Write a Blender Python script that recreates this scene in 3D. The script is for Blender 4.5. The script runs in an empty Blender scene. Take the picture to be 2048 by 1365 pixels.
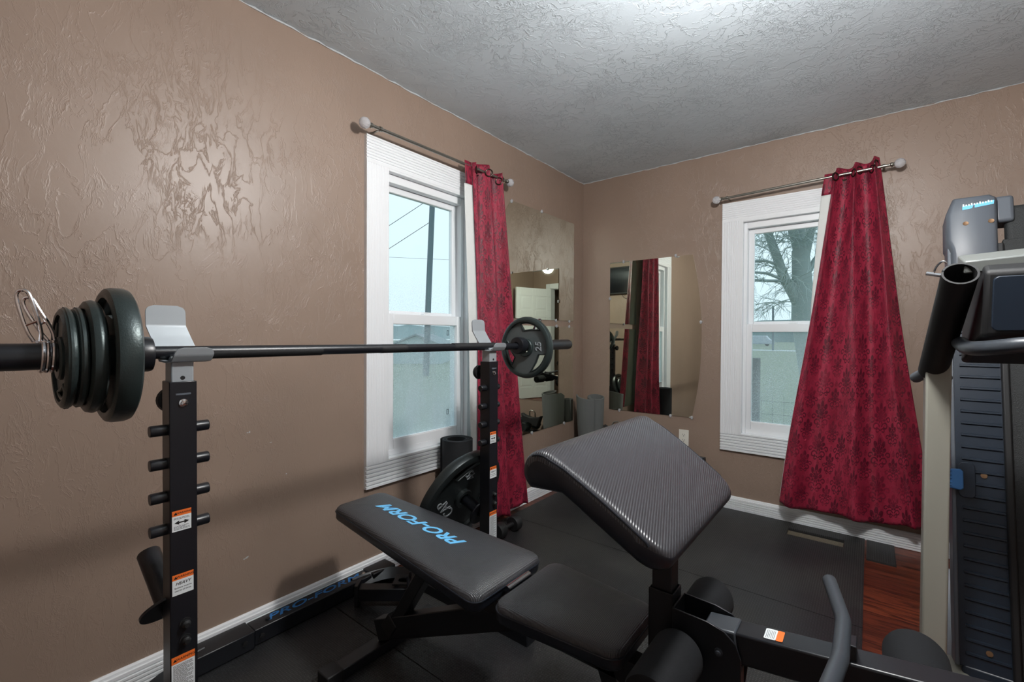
import bpy, bmesh, math, random
from mathutils import Vector, Matrix
random.seed(7)
C = bpy.context.scene.collection
SC = bpy.context.scene
PI = math.pi
R = math.radians

# ------------------------------------------------------------------ camera
cam_d = bpy.data.cameras.new('camera'); cam = bpy.data.objects.new('camera', cam_d); C.objects.link(cam)
yaw, pit, rol = R(38.348), R(.7037), R(.2987)
Fv = Vector((-math.sin(yaw)*math.cos(pit), math.cos(yaw)*math.cos(pit), -math.sin(pit)))
Rv = Vector((math.cos(yaw), math.sin(yaw), 0)); Uv = Rv.cross(Fv)
R2 = Rv*math.cos(rol) + Uv*math.sin(rol); U2 = Uv*math.cos(rol) - Rv*math.sin(rol)
m = Matrix((R2, U2, -Fv)).transposed().to_4x4(); m.translation = Vector((1.9176, -3.3926, 1.1967))
cam.matrix_world = m
cam_d.sensor_width = 36; cam_d.lens = 904.7/2048*36; cam_d.clip_start = .03; cam_d.clip_end = 600
SC.camera = cam
# ------------------------------------------------------------------ sky, exposure
w = bpy.data.worlds.new('overcast_sky'); SC.world = w; w.use_nodes = True
wn = w.node_tree; wn.nodes.clear()
bg = wn.nodes.new('ShaderNodeBackground'); wo = wn.nodes.new('ShaderNodeOutputWorld')
tc = wn.nodes.new('ShaderNodeTexCoord'); sx = wn.nodes.new('ShaderNodeSeparateXYZ'); cr = wn.nodes.new('ShaderNodeValToRGB')
cr.color_ramp.elements[0].color = (.58, .70, .76, 1); cr.color_ramp.elements[0].position = .0
cr.color_ramp.elements[1].color = (.66, .78, .86, 1); cr.color_ramp.elements[1].position = .5
wn.links.new(tc.outputs['Generated'], sx.inputs[0]); wn.links.new(sx.outputs['Z'], cr.inputs[0])
wn.links.new(cr.outputs[0], bg.inputs[0]); bg.inputs[1].default_value = 1.4
wn.links.new(bg.outputs[0], wo.inputs[0])
SC.view_settings.view_transform = 'Standard'; SC.view_settings.look = 'None'
SC.view_settings.gamma = 1; SC.view_settings.use_curve_mapping = False
SC.view_settings.exposure = 0.2
LAMP = Vector((1.84, -2.2, 2.2)); LAMP_POWER = 315.0
SC.cycles.use_denoising = True
SC.cycles.max_bounces = 10; SC.cycles.diffuse_bounces = 5; SC.cycles.glossy_bounces = 6
SC.cycles.transparent_max_bounces = 12
SC.cycles.sample_clamp_indirect = 6
RW, RY, CH = 3.42, -4.05, 2.485          # room: x 0..RW, y RY..0, ceiling

# ------------------------------------------------------------------ node helpers
def lin(c):
    return tuple(((v/255)/12.92 if v/255 <= .04045 else ((v/255+.055)/1.055)**2.4) for v in c) + (1,)
class NT:
    def __init__(s, name):
        s.m = bpy.data.materials.new(name); s.m.use_nodes = True; s.t = s.m.node_tree
        s.b = s.t.nodes['Principled BSDF']; s.out = s.t.nodes['Material Output']
    def n(s, typ, **kw):
        nd = s.t.nodes.new(typ)
        for k, v in kw.items(): setattr(nd, k, v)
        return nd
    def l(s, a, b): s.t.links.new(a, b)
    def setin(s, sock, v):
        if hasattr(v, 'links') or isinstance(v, bpy.types.NodeSocket): s.l(v, sock)
        else: sock.default_value = v
    def ma(s, op, a, b=None, c=None, clamp=False):
        nd = s.n('ShaderNodeMath', operation=op); nd.use_clamp = clamp
        for i, v in enumerate((a, b, c)):
            if v is not None: s.setin(nd.inputs[i], v)
        return nd.outputs[0]
    def mix(s, f, a, b):
        nd = s.n('ShaderNodeMix', data_type='RGBA')
        s.setin(nd.inputs['Factor'], f); s.setin(nd.inputs[6], a); s.setin(nd.inputs[7], b)
        return nd.outputs[2]
    def ramp(s, f, p0, p1, v0=0., v1=1.):
        nd = s.n('ShaderNodeMapRange', interpolation_type='SMOOTHSTEP')
        s.setin(nd.inputs[0], f); nd.inputs[1].default_value = p0; nd.inputs[2].default_value = p1
        nd.inputs[3].default_value = v0; nd.inputs[4].default_value = v1
        return nd.outputs[0]
    def noise(s, vec, scale, detail=3, rough=.5, dist=0.):
        nd = s.n('ShaderNodeTexNoise'); s.l(vec, nd.inputs['Vector'])
        nd.inputs['Scale'].default_value = scale; nd.inputs['Detail'].default_value = detail
        nd.inputs['Roughness'].default_value = rough; nd.inputs['Distortion'].default_value = dist
        return nd
    def co(s, which='Object', scale=None, rot=None):
        o = s.n('ShaderNodeTexCoord').outputs[which]
        if scale or rot:
            mp = s.n('ShaderNodeMapping'); s.l(o, mp.inputs[0])
            if scale: mp.inputs['Scale'].default_value = scale
            if rot: mp.inputs['Rotation'].default_value = rot
            o = mp.outputs[0]
        return o
    def bump(s, h, strength, dist=.01, prev=None):
        nd = s.n('ShaderNodeBump'); nd.inputs['Strength'].default_value = strength; nd.inputs['Distance'].default_value = dist
        s.l(h, nd.inputs['Height'])
        if prev: s.l(prev, nd.inputs['Normal'])
        return nd.outputs[0]
    def base(s, col, rough, metal=0., spec=.5):
        s.setin(s.b.inputs['Base Color'], col); s.setin(s.b.inputs['Roughness'], rough)
        s.b.inputs['Metallic'].default_value = metal; s.b.inputs['Specular IOR Level'].default_value = spec
        return s
    def nrm(s, o): s.l(o, s.b.inputs['Normal']); return s

def simple(name, rgb, rough=.5, metal=0., spec=.5, bs=0., bstr=.2, bdist=.002, var=0.):
    t = NT(name); c = lin(rgb)
    if var:
        n_ = t.noise(t.co(), 9, 4); f = t.ramp(n_.outputs[0], .3, .7)
        c = t.mix(f, tuple(v*(1-var) for v in c[:3])+(1,), tuple(min(1, v*(1+var)) for v in c[:3])+(1,))
    t.base(c, rough, metal, spec)
    if bs:
        n_ = t.noise(t.co(), bs, 3); t.nrm(t.bump(n_.outputs[0], bstr, bdist))
    return t.m

def plaster(name, rgb, rough, strokes, spec=.5, seed=0., bst=.34):
    """trowelled knock-down texture: thin raised ridges in patches over soft lumps"""
    t = NT(name); o = t.n('ShaderNodeNewGeometry').outputs['Position']
    mp = t.n('ShaderNodeMapping'); t.l(o, mp.inputs[0]); mp.inputs['Location'].default_value = (seed, seed*.7, seed*.3); o = mp.outputs[0]
    wv = t.noise(o, 3.0, 3, .6)
    ad = t.n('ShaderNodeVectorMath', operation='MULTIPLY_ADD'); t.l(wv.outputs['Color'], ad.inputs[0])
    ad.inputs[1].default_value = (.12, .12, .12); t.l(o, ad.inputs[2])
    st = t.n('ShaderNodeMapping'); t.l(ad.outputs[0], st.inputs[0]); st.inputs['Scale'].default_value = strokes
    a = t.noise(st.outputs[0], 17., 5, .62, .5).outputs[0]
    ridge = t.ma('ABSOLUTE', t.ma('SUBTRACT', a, .5))
    ridge = t.ramp(ridge, .0, .024, .85, 0.)
    b_ = t.noise(st.outputs[0], 42., 4, .6, .9).outputs[0]
    r2 = t.ramp(t.ma('ABSOLUTE', t.ma('SUBTRACT', b_, .52)), .0, .04, .8, 0.)
    mask = t.ramp(t.noise(o, 2.3, 2).outputs[0], .42, .62)
    mask2 = t.ramp(t.noise(o, 3.7, 2).outputs[0], .48, .64)
    plate = t.ramp(a, .44, .50)
    h = t.ma('ADD', t.ma('MULTIPLY', ridge, t.ma('ADD', .12, mask)), t.ma('MULTIPLY', r2, mask2))
    h = t.ma('ADD', h, t.ma('MULTIPLY', plate, .35))
    h = t.ma('ADD', h, t.ma('MULTIPLY', t.noise(o, 9, 5, .6).outputs[0], .7))
    c = lin(rgb); f = t.ramp(t.noise(o, 1.7, 3).outputs[0], .3, .7)
    col = t.mix(f, tuple(v*.94 for v in c[:3])+(1,), tuple(min(1, v*1.05) for v in c[:3])+(1,))
    t.base(col, rough, 0, spec); t.nrm(t.bump(h, bst, .0028))
    return t.m

M = {}
M['wall'] = plaster('taupe_textured_paint', (149, 129, 115), .40, (1.0, 1.0, .38), .55)
M['ceil'] = plaster('white_textured_ceiling', (216, 228, 236), .6, (1, 1, 1), .35, 4.2, .8)
M['trim'] = simple('white_fluted_trim', (243, 246, 249), .35)
M['vinyl'] = simple('white_vinyl', (243, 246, 249), .3)
M['black'] = simple('black_powder_coat', (21, 23, 28), .34, 0, .5, 900, .1, .0005)
M['blackm'] = simple('matte_black_plastic', (19, 20, 22), .6)
M['foam'] = simple('black_foam', (21, 23, 26), .85, 0, .3, 600, .35, .001)
M['iron'] = simple('hammertone_cast_iron', (52, 62, 62), .34, .45, .5, 260, .45, .0008, .12)
M['ironface'] = simple('grey_cast_iron_face', (88, 96, 97), .45, .25, .5, 300, .35, .0007)
M['darkiron'] = simple('dark_cast_iron', (38, 44, 45), .34, .35, .5, 200, .35, .0007, .1)
M['silver'] = simple('grey_silver_powder_coat', (158, 165, 170), .38, .25, .5, 700, .08, .0004)
M['chrome'] = simple('chrome', (215, 215, 218), .12, 1.)
M['nickel'] = simple('brushed_nickel', (150, 148, 140), .3, .9)
M['bronze'] = simple('dark_bronze', (58, 46, 42), .35, .8)
M['lining'] = simple('pale_curtain_lining', (226, 230, 228), .8, 0, .3, 60, .4, .004)
M['rawedge'] = simple('white_raised_paint', (190, 194, 196), .45)
M['blue'] = simple('light_blue_print', (112, 198, 250), .5)
M['dblue'] = simple('blue_print', (38, 112, 178), .5)
M['orange'] = simple('orange_label', (232, 112, 42), .45)
M['paper'] = simple('white_label', (222, 228, 230), .4)
M['ink'] = simple('black_ink', (22, 22, 24), .5)
M['beige'] = simple('beige_grey_paint', (150, 150, 140), .4, .0, .5, 500, .1, .0004)
M['greyp'] = simple('dark_grey_plastic', (84, 90, 98), .42, 0, .5, 700, .15, .0004)
M['greyside'] = simple('grey_plastic_side', (120, 126, 138), .42)
M['rail'] = simple('blue_black_plastic', (25, 36, 49), .38, 0, .5, 500, .15, .0005)
M['belt'] = simple('black_belt', (30, 33, 34), .6, 0, .5, 420, .9, .002)
M['gun'] = simple('gunmetal_paint', (60, 65, 71), .34, .1, .5, 500, .1, .0004)
M['bezel'] = simple('olive_grey_plastic', (108, 112, 110), .42, 0, .5, 700, .15, .0004)
M['latch'] = simple('blue_plastic', (62, 118, 178), .35)
M['bolt'] = simple('rusty_screw', (120, 92, 66), .5, .5)
M['hood'] = simple('light_grey_plastic', (176, 184, 194), .35)
M['ball'] = simple('grey_ball_rubber', (128, 126, 120), .4)
M['greyfoam'] = simple('grey_foam_mat', (98, 101, 100), .75, 0, .3, 700, .3, .0008)
M['blackmat'] = simple('black_foam_mat', (36, 38, 41), .75, 0, .3, 700, .35, .0008)
M['door'] = simple('white_door_paint', (222, 226, 228), .4)
M['plate'] = simple('ivory_plastic', (230, 228, 218), .35)
M['slot'] = simple('dark_slot', (30, 26, 22), .6)
M['screen'] = simple('dark_screen', (14, 18, 24), .12)
M['vent'] = simple('brass_vent', (148, 140, 122), .4, .5)
M['dark'] = simple('dark_cavity', (14, 14, 14), .8)
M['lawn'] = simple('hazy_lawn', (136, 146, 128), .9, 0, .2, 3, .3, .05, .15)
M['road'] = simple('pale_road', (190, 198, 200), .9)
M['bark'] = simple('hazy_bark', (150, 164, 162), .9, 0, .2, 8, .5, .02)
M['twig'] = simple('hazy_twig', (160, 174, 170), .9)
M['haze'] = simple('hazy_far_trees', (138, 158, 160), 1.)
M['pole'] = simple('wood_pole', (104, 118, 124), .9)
M['wire'] = simple('black_wire', (40, 48, 54), .7)
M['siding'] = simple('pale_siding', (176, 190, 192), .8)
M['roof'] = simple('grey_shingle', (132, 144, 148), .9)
M['postw'] = simple('weathered_wood', (92, 96, 96), .9)
M['acrylic'] = NT('clear_acrylic').base((.86, .88, .92, 1), .08, 0, .6).m
M['acrylic'].node_tree.nodes['Principled BSDF'].inputs['Transmission Weight'].default_value = .55
def emit(name, col, s):
    t = NT(name); e = t.n('ShaderNodeEmission'); e.inputs[0].default_value = col; e.inputs[1].default_value = s
    t.l(e.outputs[0], t.out.inputs[0]); return t.m
M['glow'] = emit('lit_lamp_glass', (1, .975, .95, 1), LAMP_POWER)

# leather with woven emboss
def leather(name, rgb, rough, f1, rot, strength, both=True):
    t = NT(name); t.base(lin(rgb), rough, 0, .5); co = t.co('Object', rot=rot)
    s_ = t.n('ShaderNodeSeparateXYZ'); t.l(co, s_.inputs[0])
    a = t.ma('SINE', t.ma('MULTIPLY', s_.outputs[0], f1)); h = a
    if both:
        b_ = t.ma('SINE', t.ma('MULTIPLY', s_.outputs[1], f1)); h = t.ma('MULTIPLY', a, b_)
    n1 = t.bump(h, strength, .0012)
    n2 = t.bump(t.noise(t.co(), 5, 3).outputs[0], .12, .02, n1)
    t.nrm(n2); return t.m
M['leather'] = leather('black_woven_vinyl', (58, 59, 62), .30, 1100, (0, 0, R(45)), .5)
M['leather2'] = leather('black_ribbed_vinyl', (58, 58, 62), .31, 1300, (0, 0, R(-18)), .4, False)
M['leatherside'] = simple('black_vinyl_side', (26, 31, 40), .38, 0, .5, 25, .3, .004)

# rubber floor mat: rows of small raised dashes
t = NT('black_rubber_mat'); co = t.co('Object')
s_ = t.n('ShaderNodeSeparateXYZ'); t.l(co, s_.inputs[0])
a = t.ma('SINE', t.ma('MULTIPLY', t.ma('ADD', s_.outputs[0], s_.outputs[1]), 330))
b_ = t.ma('SINE', t.ma('MULTIPLY', t.ma('SUBTRACT', s_.outputs[0], s_.outputs[1]), 330))
h = t.ramp(t.ma('MULTIPLY', a, b_), .1, .6)
f = t.ramp(t.noise(co, 2.2, 4).outputs[0], .35, .7)
c_ = t.mix(h, t.mix(f, lin((34, 35, 37)), lin((46, 46, 45))), t.mix(f, lin((52, 53, 55)), lin((72, 72, 70))))
t.base(c_, t.ramp(f, 0, 1, .42, .56), 0, .45)
t.nrm(t.bump(h, 1., .004)); M['mat'] = t.m

# wood laminate
t = NT('red_brown_laminate'); g = t.n('ShaderNodeNewGeometry').outputs['Position']
mp = t.n('ShaderNodeMapping'); t.l(g, mp.inputs[0])
br = t.n('ShaderNodeTexBrick'); t.l(mp.outputs[0], br.inputs[0]); br.inputs['Scale'].default_value = 1
br.inputs['Brick Width'].default_value = 2.6; br.inputs['Row Height'].default_value = .127; br.inputs['Mortar Size'].default_value = .0022
br.inputs['Color1'].default_value = lin((124, 60, 36)); br.inputs['Color2'].default_value = lin((98, 46, 30)); br.inputs['Mortar'].default_value = lin((30, 14, 10))
br.offset = .37
st = t.n('ShaderNodeMapping'); t.l(g, st.inputs[0]); st.inputs['Scale'].default_value = (1.2, 14, 1)
n_ = t.noise(st.outputs[0], 3.2, 6, .65, 1.4).outputs[0]
c_ = t.mix(t.ramp(n_, .40, .66), br.outputs[0], lin((44, 20, 15)))
t.base(c_, .34, 0, .5); t.nrm(t.bump(t.ma('ADD', t.ma('MULTIPLY', n_, .3), t.ma('SUBTRACT', 1., br.outputs['Fac'])), .3, .002)); M['wood'] = t.m

# damask curtain
t = NT('burgundy_damask'); uv = t.co('UV'); s_ = t.n('ShaderNodeSeparateXYZ'); t.l(uv, s_.inputs[0])
def motif(cw, ch, ox, oy, size, petals):
    U = t.ma('DIVIDE', t.ma('ADD', s_.outputs[0], ox), cw); V = t.ma('DIVIDE', t.ma('ADD', s_.outputs[1], oy), ch)
    row = t.ma('FLOOR', V); U2_ = U
    a_ = t.ma('MULTIPLY', t.ma('SUBTRACT', t.ma('FRACT', U2_), .5), cw)
    b2 = t.ma('MULTIPLY', t.ma('SUBTRACT', t.ma('FRACT', V), .5), ch)
    x_ = t.ma('MULTIPLY', a_, 1.35)
    r_ = t.ma('SQRT', t.ma('ADD', t.ma('MULTIPLY', x_, x_), t.ma('MULTIPLY', b2, b2)))
    th = t.ma('ARCTAN2', x_, b2)
    pet = t.ma('ABSOLUTE', t.ma('COSINE', t.ma('MULTIPLY', th, petals/2)))
    tall = t.ma('ADD', 1., t.ma('MULTIPLY', t.ma('COSINE', th), .38))
    rad = t.ma('MULTIPLY', t.ma('MULTIPLY', t.ma('ADD', .62, t.ma('MULTIPLY', pet, .38)), tall), size)
    inn = t.ramp(t.ma('SUBTRACT', rad, r_), -.001, .002)
    gaps = t.ramp(pet, .10, .32)
    band = t.ramp(t.ma('ABSOLUTE', t.ma('SUBTRACT', r_, t.ma('MULTIPLY', rad, .52))), .0012, .0026)
    core = t.ramp(r_, size*.22, size*.18)
    bloom = t.ma('MULTIPLY', inn, t.ma('MAXIMUM', t.ma('MULTIPLY', gaps, band), core))
    aa = t.ma('ABSOLUTE', a_)
    def curl(cx, cy, rc, w_):
        dx_ = t.ma('SUBTRACT', aa, cx); dy_ = t.ma('SUBTRACT', b2, cy)
        d_ = t.ma('SQRT', t.ma('ADD', t.ma('MULTIPLY', dx_, dx_), t.ma('MULTIPLY', dy_, dy_)))
        an_ = t.ma('ARCTAN2', dy_, dx_)
        return t.ramp(t.ma('ABSOLUTE', t.ma('SUBTRACT', d_, t.ma('MULTIPLY', t.ma('ADD', 1., t.ma('MULTIPLY', an_, .16)), rc))), w_, w_*.45)
    c1 = curl(size*.52, -size*.92, size*.26, size*.10); c2 = curl(size*.95, -size*.35, size*.20, size*.09); c3 = curl(size*.30, -size*1.32, size*.16, size*.08)
    return t.ma('MAXIMUM', t.ma('MAXIMUM', bloom, c1), t.ma('MAXIMUM', c2, c3))
m1 = motif(.19, .20, 0, -.01, .060, 9); m2 = motif(.19, .20, .095, .09, .046, 7); m3 = motif(.095, .10, .045, .05, .012, 5)
mk = t.ma('MAXIMUM', t.ma('MAXIMUM', m1, m2), m3)
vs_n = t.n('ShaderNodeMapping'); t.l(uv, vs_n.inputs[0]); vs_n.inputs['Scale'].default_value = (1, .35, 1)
ln_ = t.ramp(t.noise(vs_n.outputs[0], 9, 4, .6, .5).outputs[0], .3, .7)  # vertical streaks put the cloth's uneven shading and wrinkles into its colour
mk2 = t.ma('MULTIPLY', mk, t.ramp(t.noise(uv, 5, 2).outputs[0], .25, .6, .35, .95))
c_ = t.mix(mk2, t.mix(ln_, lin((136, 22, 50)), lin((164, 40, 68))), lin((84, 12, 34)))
t.base(c_, t.ma('SUBTRACT', .60, t.ma('MULTIPLY', mk, .12)), 0, .5)
t.b.inputs['Sheen Weight'].default_value = .15; t.b.inputs['Sheen Tint'].default_value = lin((220, 90, 120))
n_ = t.noise(uv, 16, 5, .6, 1.2).outputs[0]
t.nrm(t.bump(n_, .5, .012, t.bump(mk, .25, .0006))); M['damask'] = t.m

# mirror glass, slightly green
t = NT('mirror_glass'); t.base((.80, .83, .74, 1), .012, 1.); M['mirror'] = t.m
# panes
def pane(name, foggy):
    t = NT(name); tr = t.n('ShaderNodeBsdfTransparent'); tr.inputs[0].default_value = (.93, .97, .975, 1)
    gl = t.n('ShaderNodeBsdfGlossy'); gl.inputs['Roughness'].default_value = .01
    fr = t.n('ShaderNodeFresnel'); t.l(t.ma('SUBTRACT', 1.5, t.ma('MULTIPLY', t.n('ShaderNodeNewGeometry').outputs['Backfacing'], .8333)), fr.inputs[0])
    mx = t.n('ShaderNodeMixShader'); t.l(fr.outputs[0], mx.inputs[0]); t.l(tr.outputs[0], mx.inputs[1]); t.l(gl.outputs[0], mx.inputs[2])
    o = mx.outputs[0]
    g = t.n('ShaderNodeNewGeometry').outputs['Position']
    dots = t.ramp(t.noise(g, 170, 2, .6).outputs[0], .52, .62)
    sp = t.n('ShaderNodeSeparateXYZ'); t.l(g, sp.inputs[0])
    if foggy:
        low = t.ramp(sp.outputs[2], 1.25, .75)
        strk = t.n('ShaderNodeMapping'); t.l(g, strk.inputs[0]); strk.inputs['Scale'].default_value = (1, 1, .25)
        sm = t.ramp(t.noise(strk.outputs[0], 9, 4).outputs[0], .35, .7)
        fac = t.ma('ADD', t.ma('MULTIPLY', dots, .16), t.ma('MULTIPLY', t.ma('ADD', .45, t.ma('MULTIPLY', sm, .4)), t.ma('ADD', .2, t.ma('MULTIPLY', low, foggy))), clamp=True)
    else:
        fac = t.ma('MULTIPLY', dots, t.ramp(sp.outputs[2], 1.6, 1.35, .0, .12))
    df = t.n('ShaderNodeBsdfTranslucent'); df.inputs[0].default_value = (.66, .74, .77, 1)
    d2 = t.n('ShaderNodeBsdfDiffuse'); d2.inputs[0].default_value = (.66, .74, .76, 1)
    dd = t.n('ShaderNodeMixShader'); dd.inputs[0].default_value = .4; t.l(df.outputs[0], dd.inputs[1]); t.l(d2.outputs[0], dd.inputs[2])
    m2_ = t.n('ShaderNodeMixShader'); t.l(fac, m2_.inputs[0]); t.l(o, m2_.inputs[1]); t.l(dd.outputs[0], m2_.inputs[2])
    t.l(m2_.outputs[0], t.out.inputs[0]); return t.m
M['pane'] = pane('clear_window_glass', 0); M['fog1'] = pane('wet_window_glass', .62); M['fog2'] = pane('misted_window_glass', .18)

# ------------------------------------------------------------------ object helpers
ORI = {}
def tag(o, label=None, cat=None, group=None, kind=None):
    if label: o['label'] = label
    if cat: o['category'] = cat
    if group: o['group'] = group
    if kind: o['kind'] = kind
    return o
def thing(name, label, cat, loc=(0, 0, 0), group=None, kind=None):
    o = bpy.data.objects.new(name, None); C.objects.link(o); o.location = loc; o.empty_display_size = .05
    ORI[o.name] = Vector(loc); return tag(o, label, cat, group, kind)

class MB:
    def __init__(s): s.v = []; s.f = []; s.mi = []; s.uv = None
    def add(s, vs, fs, T=None, mi=0):
        b = len(s.v)
        s.v += [(T @ Vector(v)) if T is not None else Vector(v) for v in vs]
        s.f += [tuple(b+i for i in f) for f in fs]; s.mi += [mi]*len(fs); return s
    def box(s, x0, x1, y0, y1, z0, z1, T=None, mi=0):
        vs = [(x, y, z) for z in (z0, z1) for y in (y0, y1) for x in (x0, x1)]
        return s.add(vs, [(0, 2, 3, 1), (4, 5, 7, 6), (0, 1, 5, 4), (2, 6, 7, 3), (0, 4, 6, 2), (1, 3, 7, 5)], T, mi)
    def beam(s, p, q, w, h, up=(0, 0, 1), mi=0):
        p, q = Vector(p), Vector(q); d = (q-p); L = d.length; d.normalize(); sd = d.cross(Vector(up)).normalized(); u = sd.cross(d)
        T = Matrix((d, sd, u)).transposed().to_4x4(); T.translation = p
        return s.box(0, L, -w/2, w/2, -h/2, h/2, T, mi)
    def tube(s, pts, r, n=16, mi=0, caps=True, closed=False, smooth=0):
        pts = [Vector(p) for p in pts]
        if smooth:
            for _ in range(smooth):
                q = [pts[0]]
                for a, b in zip(pts, pts[1:]): q += [a*.75+b*.25, a*.25+b*.75]
                q.append(pts[-1]); pts = q
        rr = r if isinstance(r, (list, tuple)) else [r]*len(pts)
        if len(rr) != len(pts): rr = [rr[0]+(rr[-1]-rr[0])*i/(len(pts)-1) for i in range(len(pts))]
        vs = []; prev = None; N = len(pts)
        for i, p in enumerate(pts):
            if closed: d = pts[(i+1) % N]-pts[i-1]
            else: d = pts[min(i+1, N-1)]-pts[max(i-1, 0)]
            d.normalize()
            if prev is None:
                a = Vector((0, 0, 1)) if abs(d.z) < .9 else Vector((1, 0, 0)); prev = d.cross(a).normalized()
            prev = (prev-d*prev.dot(d)).normalized(); b = d.cross(prev)
            for k in range(n):
                t_ = 2*PI*k/n; vs.append(p+(prev*math.cos(t_)+b*math.sin(t_))*rr[i])
        fs = []
        for i in range(N if closed else N-1):
            j = (i+1) % N
            for k in range(n): k2 = (k+1) % n; fs.append((i*n+k, i*n+k2, j*n+k2, j*n+k))
        if caps and not closed: fs.append(tuple(range(n-1, -1, -1))); fs.append(tuple((N-1)*n+k for k in range(n)))
        return s.add(vs, fs, None, mi)
    def lathe(s, prof, p, axis, n=48, mi=0, close=False):
        """prof: list of (r, t along axis)"""
        p = Vector(p); d = Vector(axis).normalized(); a = Vector((0, 0, 1)) if abs(d.z) < .9 else Vector((1, 0, 0))
        e1 = d.cross(a).normalized(); e2 = d.cross(e1); vs = []; fs = []; K = len(prof)
        for r_, t_ in prof:
            for k in range(n):
                an = 2*PI*k/n; vs.append(p+d*t_+(e1*math.cos(an)+e2*math.sin(an))*max(r_, 1e-5))
        for i in range(K if close else K-1):
            j = (i+1) % K
            for k in range(n): k2 = (k+1) % n; fs.append((i*n+k, i*n+k2, j*n+k2, j*n+k))
        return s.add(vs, fs, None, mi)
    def prism(s, poly, T, depth, mi=0):
        """poly in local xy, extruded along local z 0..depth"""
        n = len(poly); vs = [(x, y, 0) for x, y in poly]+[(x, y, depth) for x, y in poly]
        fs = [tuple(range(n-1, -1, -1)), tuple(range(n, 2*n))]+[(i, (i+1) % n, n+(i+1) % n, n+i) for i in range(n)]
        return s.add(vs, fs, T, mi)
    def mesh(s, me, T, mi=0):
        return s.add([v.co for v in me.vertices], [tuple(p.vertices) for p in me.polygons], T, mi)
    def build(s, name, mat, parent=None, bevel=0, seg=2, ang=35, smooth=True, kind=None, label=None):
        o0 = ORI.get(parent.name, Vector((0, 0, 0))) if parent is not None else Vector((0, 0, 0))
        me = bpy.data.meshes.new(name); me.from_pydata([tuple(v-o0) for v in s.v], [], s.f)
        mats = mat if isinstance(mat, (list, tuple)) else [mat]
        for k in mats: me.materials.append(M[k] if isinstance(k, str) else k)
        if len(mats) > 1: me.polygons.foreach_set('material_index', s.mi)
        bm = bmesh.new(); bm.from_mesh(me); bmesh.ops.recalc_face_normals(bm, faces=bm.faces); bm.to_mesh(me); bm.free()
        if smooth:
            me.polygons.foreach_set('use_smooth', [True]*len(me.polygons)); me.set_sharp_from_angle(angle=R(ang))
        if s.uv:
            ul = me.uv_layers.new(name='UVMap')
            for lp in me.loops: ul.data[lp.index].uv = s.uv[lp.vertex_index]
        me.update()
        o = bpy.data.objects.new(name, me); C.objects.link(o)
        if parent is not None: o.parent = parent
        ORI[o.name] = o0.copy()
        if bevel:
            b = o.modifiers.new('bevel', 'BEVEL'); b.width = bevel; b.segments = seg; b.limit_method = 'ANGLE'; b.angle_limit = R(40); b.harden_normals = False
        if kind: o['kind'] = kind
        if label: o['label'] = label
        return o

def curve_mesh(loops=None, depth=0., text=None, size=.05, shear=0., align='CENTER', space=1.0, bev=0., fat=0.):
    if text is not None:
        cu = bpy.data.curves.new('t', 'FONT'); cu.body = text; cu.size = size; cu.shear = shear; cu.align_x = align; cu.align_y = 'CENTER'; cu.space_character = space
        cu.resolution_u = 4
    else:
        cu = bpy.data.curves.new('c', 'CURVE'); cu.dimensions = '2D'; cu.fill_mode = 'BOTH'
        for lp in loops:
            sp = cu.splines.new('POLY'); sp.points.add(len(lp)-1); sp.use_cyclic_u = True
            for i, (x, y) in enumerate(lp): sp.points[i].co = (x, y, 0, 1)
    cu.extrude = depth/2; cu.bevel_depth = bev; cu.offset = fat
    o = bpy.data.objects.new('t', cu); me = bpy.data.meshes.new_from_object(o)
    bpy.data.objects.remove(o); return me
def frame(origin, ex, ey, ez=None):
    ex, ey = Vector(ex).normalized(), Vector(ey).normalized(); ez = Vector(ez).normalized() if ez else ex.cross(ey)
    T = Matrix((ex, ey, ez)).transposed().to_4x4(); T.translation = Vector(origin); return T
def rot_about(p, ax, ang):
    return Matrix.Translation(Vector(p)) @ Matrix.Rotation(ang, 4, ax) @ Matrix.Translation(-Vector(p))
def circ(r, n=64, a0=0, a1=2*PI, cx=0, cy=0):
    return [(cx+r*math.cos(a0+(a1-a0)*i/n), cy+r*math.sin(a0+(a1-a0)*i/n)) for i in range(n)]
def struct(mb, name, mat, **k): o = mb.build(name, mat, **k); o['kind'] = 'structure'; return o

# ------------------------------------------------------------------ room shell
W1 = dict(y0=-2.005, y1=-1.415, z0=.56, z1=2.03)       # hole in the left wall
W2 = dict(x0=1.225, x1=1.815, z0=.525, z1=1.985)        # hole in the back wall
T_ = .14
def wall_holes(axis, lim0, lim1, hole, off0, off1, z1=CH, z0=0):
    mb = MB(); a, b, c, d = hole
    def q(u0, u1, v0, v1):
        if axis == 'x': mb.box(off0, off1, u0, u1, v0, v1)
        else: mb.box(u0, u1, off0, off1, v0, v1)
    q(lim0, a, z0, z1); q(b, lim1, z0, z1); q(a, b, z0, c); q(a, b, d, z1); return mb
struct(wall_holes('x', RY-T_, 0, (W1['y0'], W1['y1'], W1['z0'], W1['z1']), -T_, 0), 'wall_left', 'wall', smooth=False)
struct(wall_holes('y', -T_, RW+T_, (W2['x0'], W2['x1'], W2['z0'], W2['z1']), 0, T_), 'wall_back', 'wall', smooth=False)
DX0, DX1, DZ = 2.2, 3.02, 2.12
struct(wall_holes('y', 0, RW, (DX0, DX1, 0, DZ), RY-T_, RY), 'wall_rear', 'wall', smooth=False)
struct(MB().box(RW, RW+T_, RY-T_, 0, 0, CH), 'wall_right', 'wall', smooth=False)
struct(MB().box(-T_, RW+T_, RY-1.6, T_, -.1, 0), 'floor', 'wood', smooth=False)
struct(MB().box(-T_, RW+T_, RY-1.6, T_, CH, CH+.1), 'ceiling', 'ceil', smooth=False)
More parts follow.
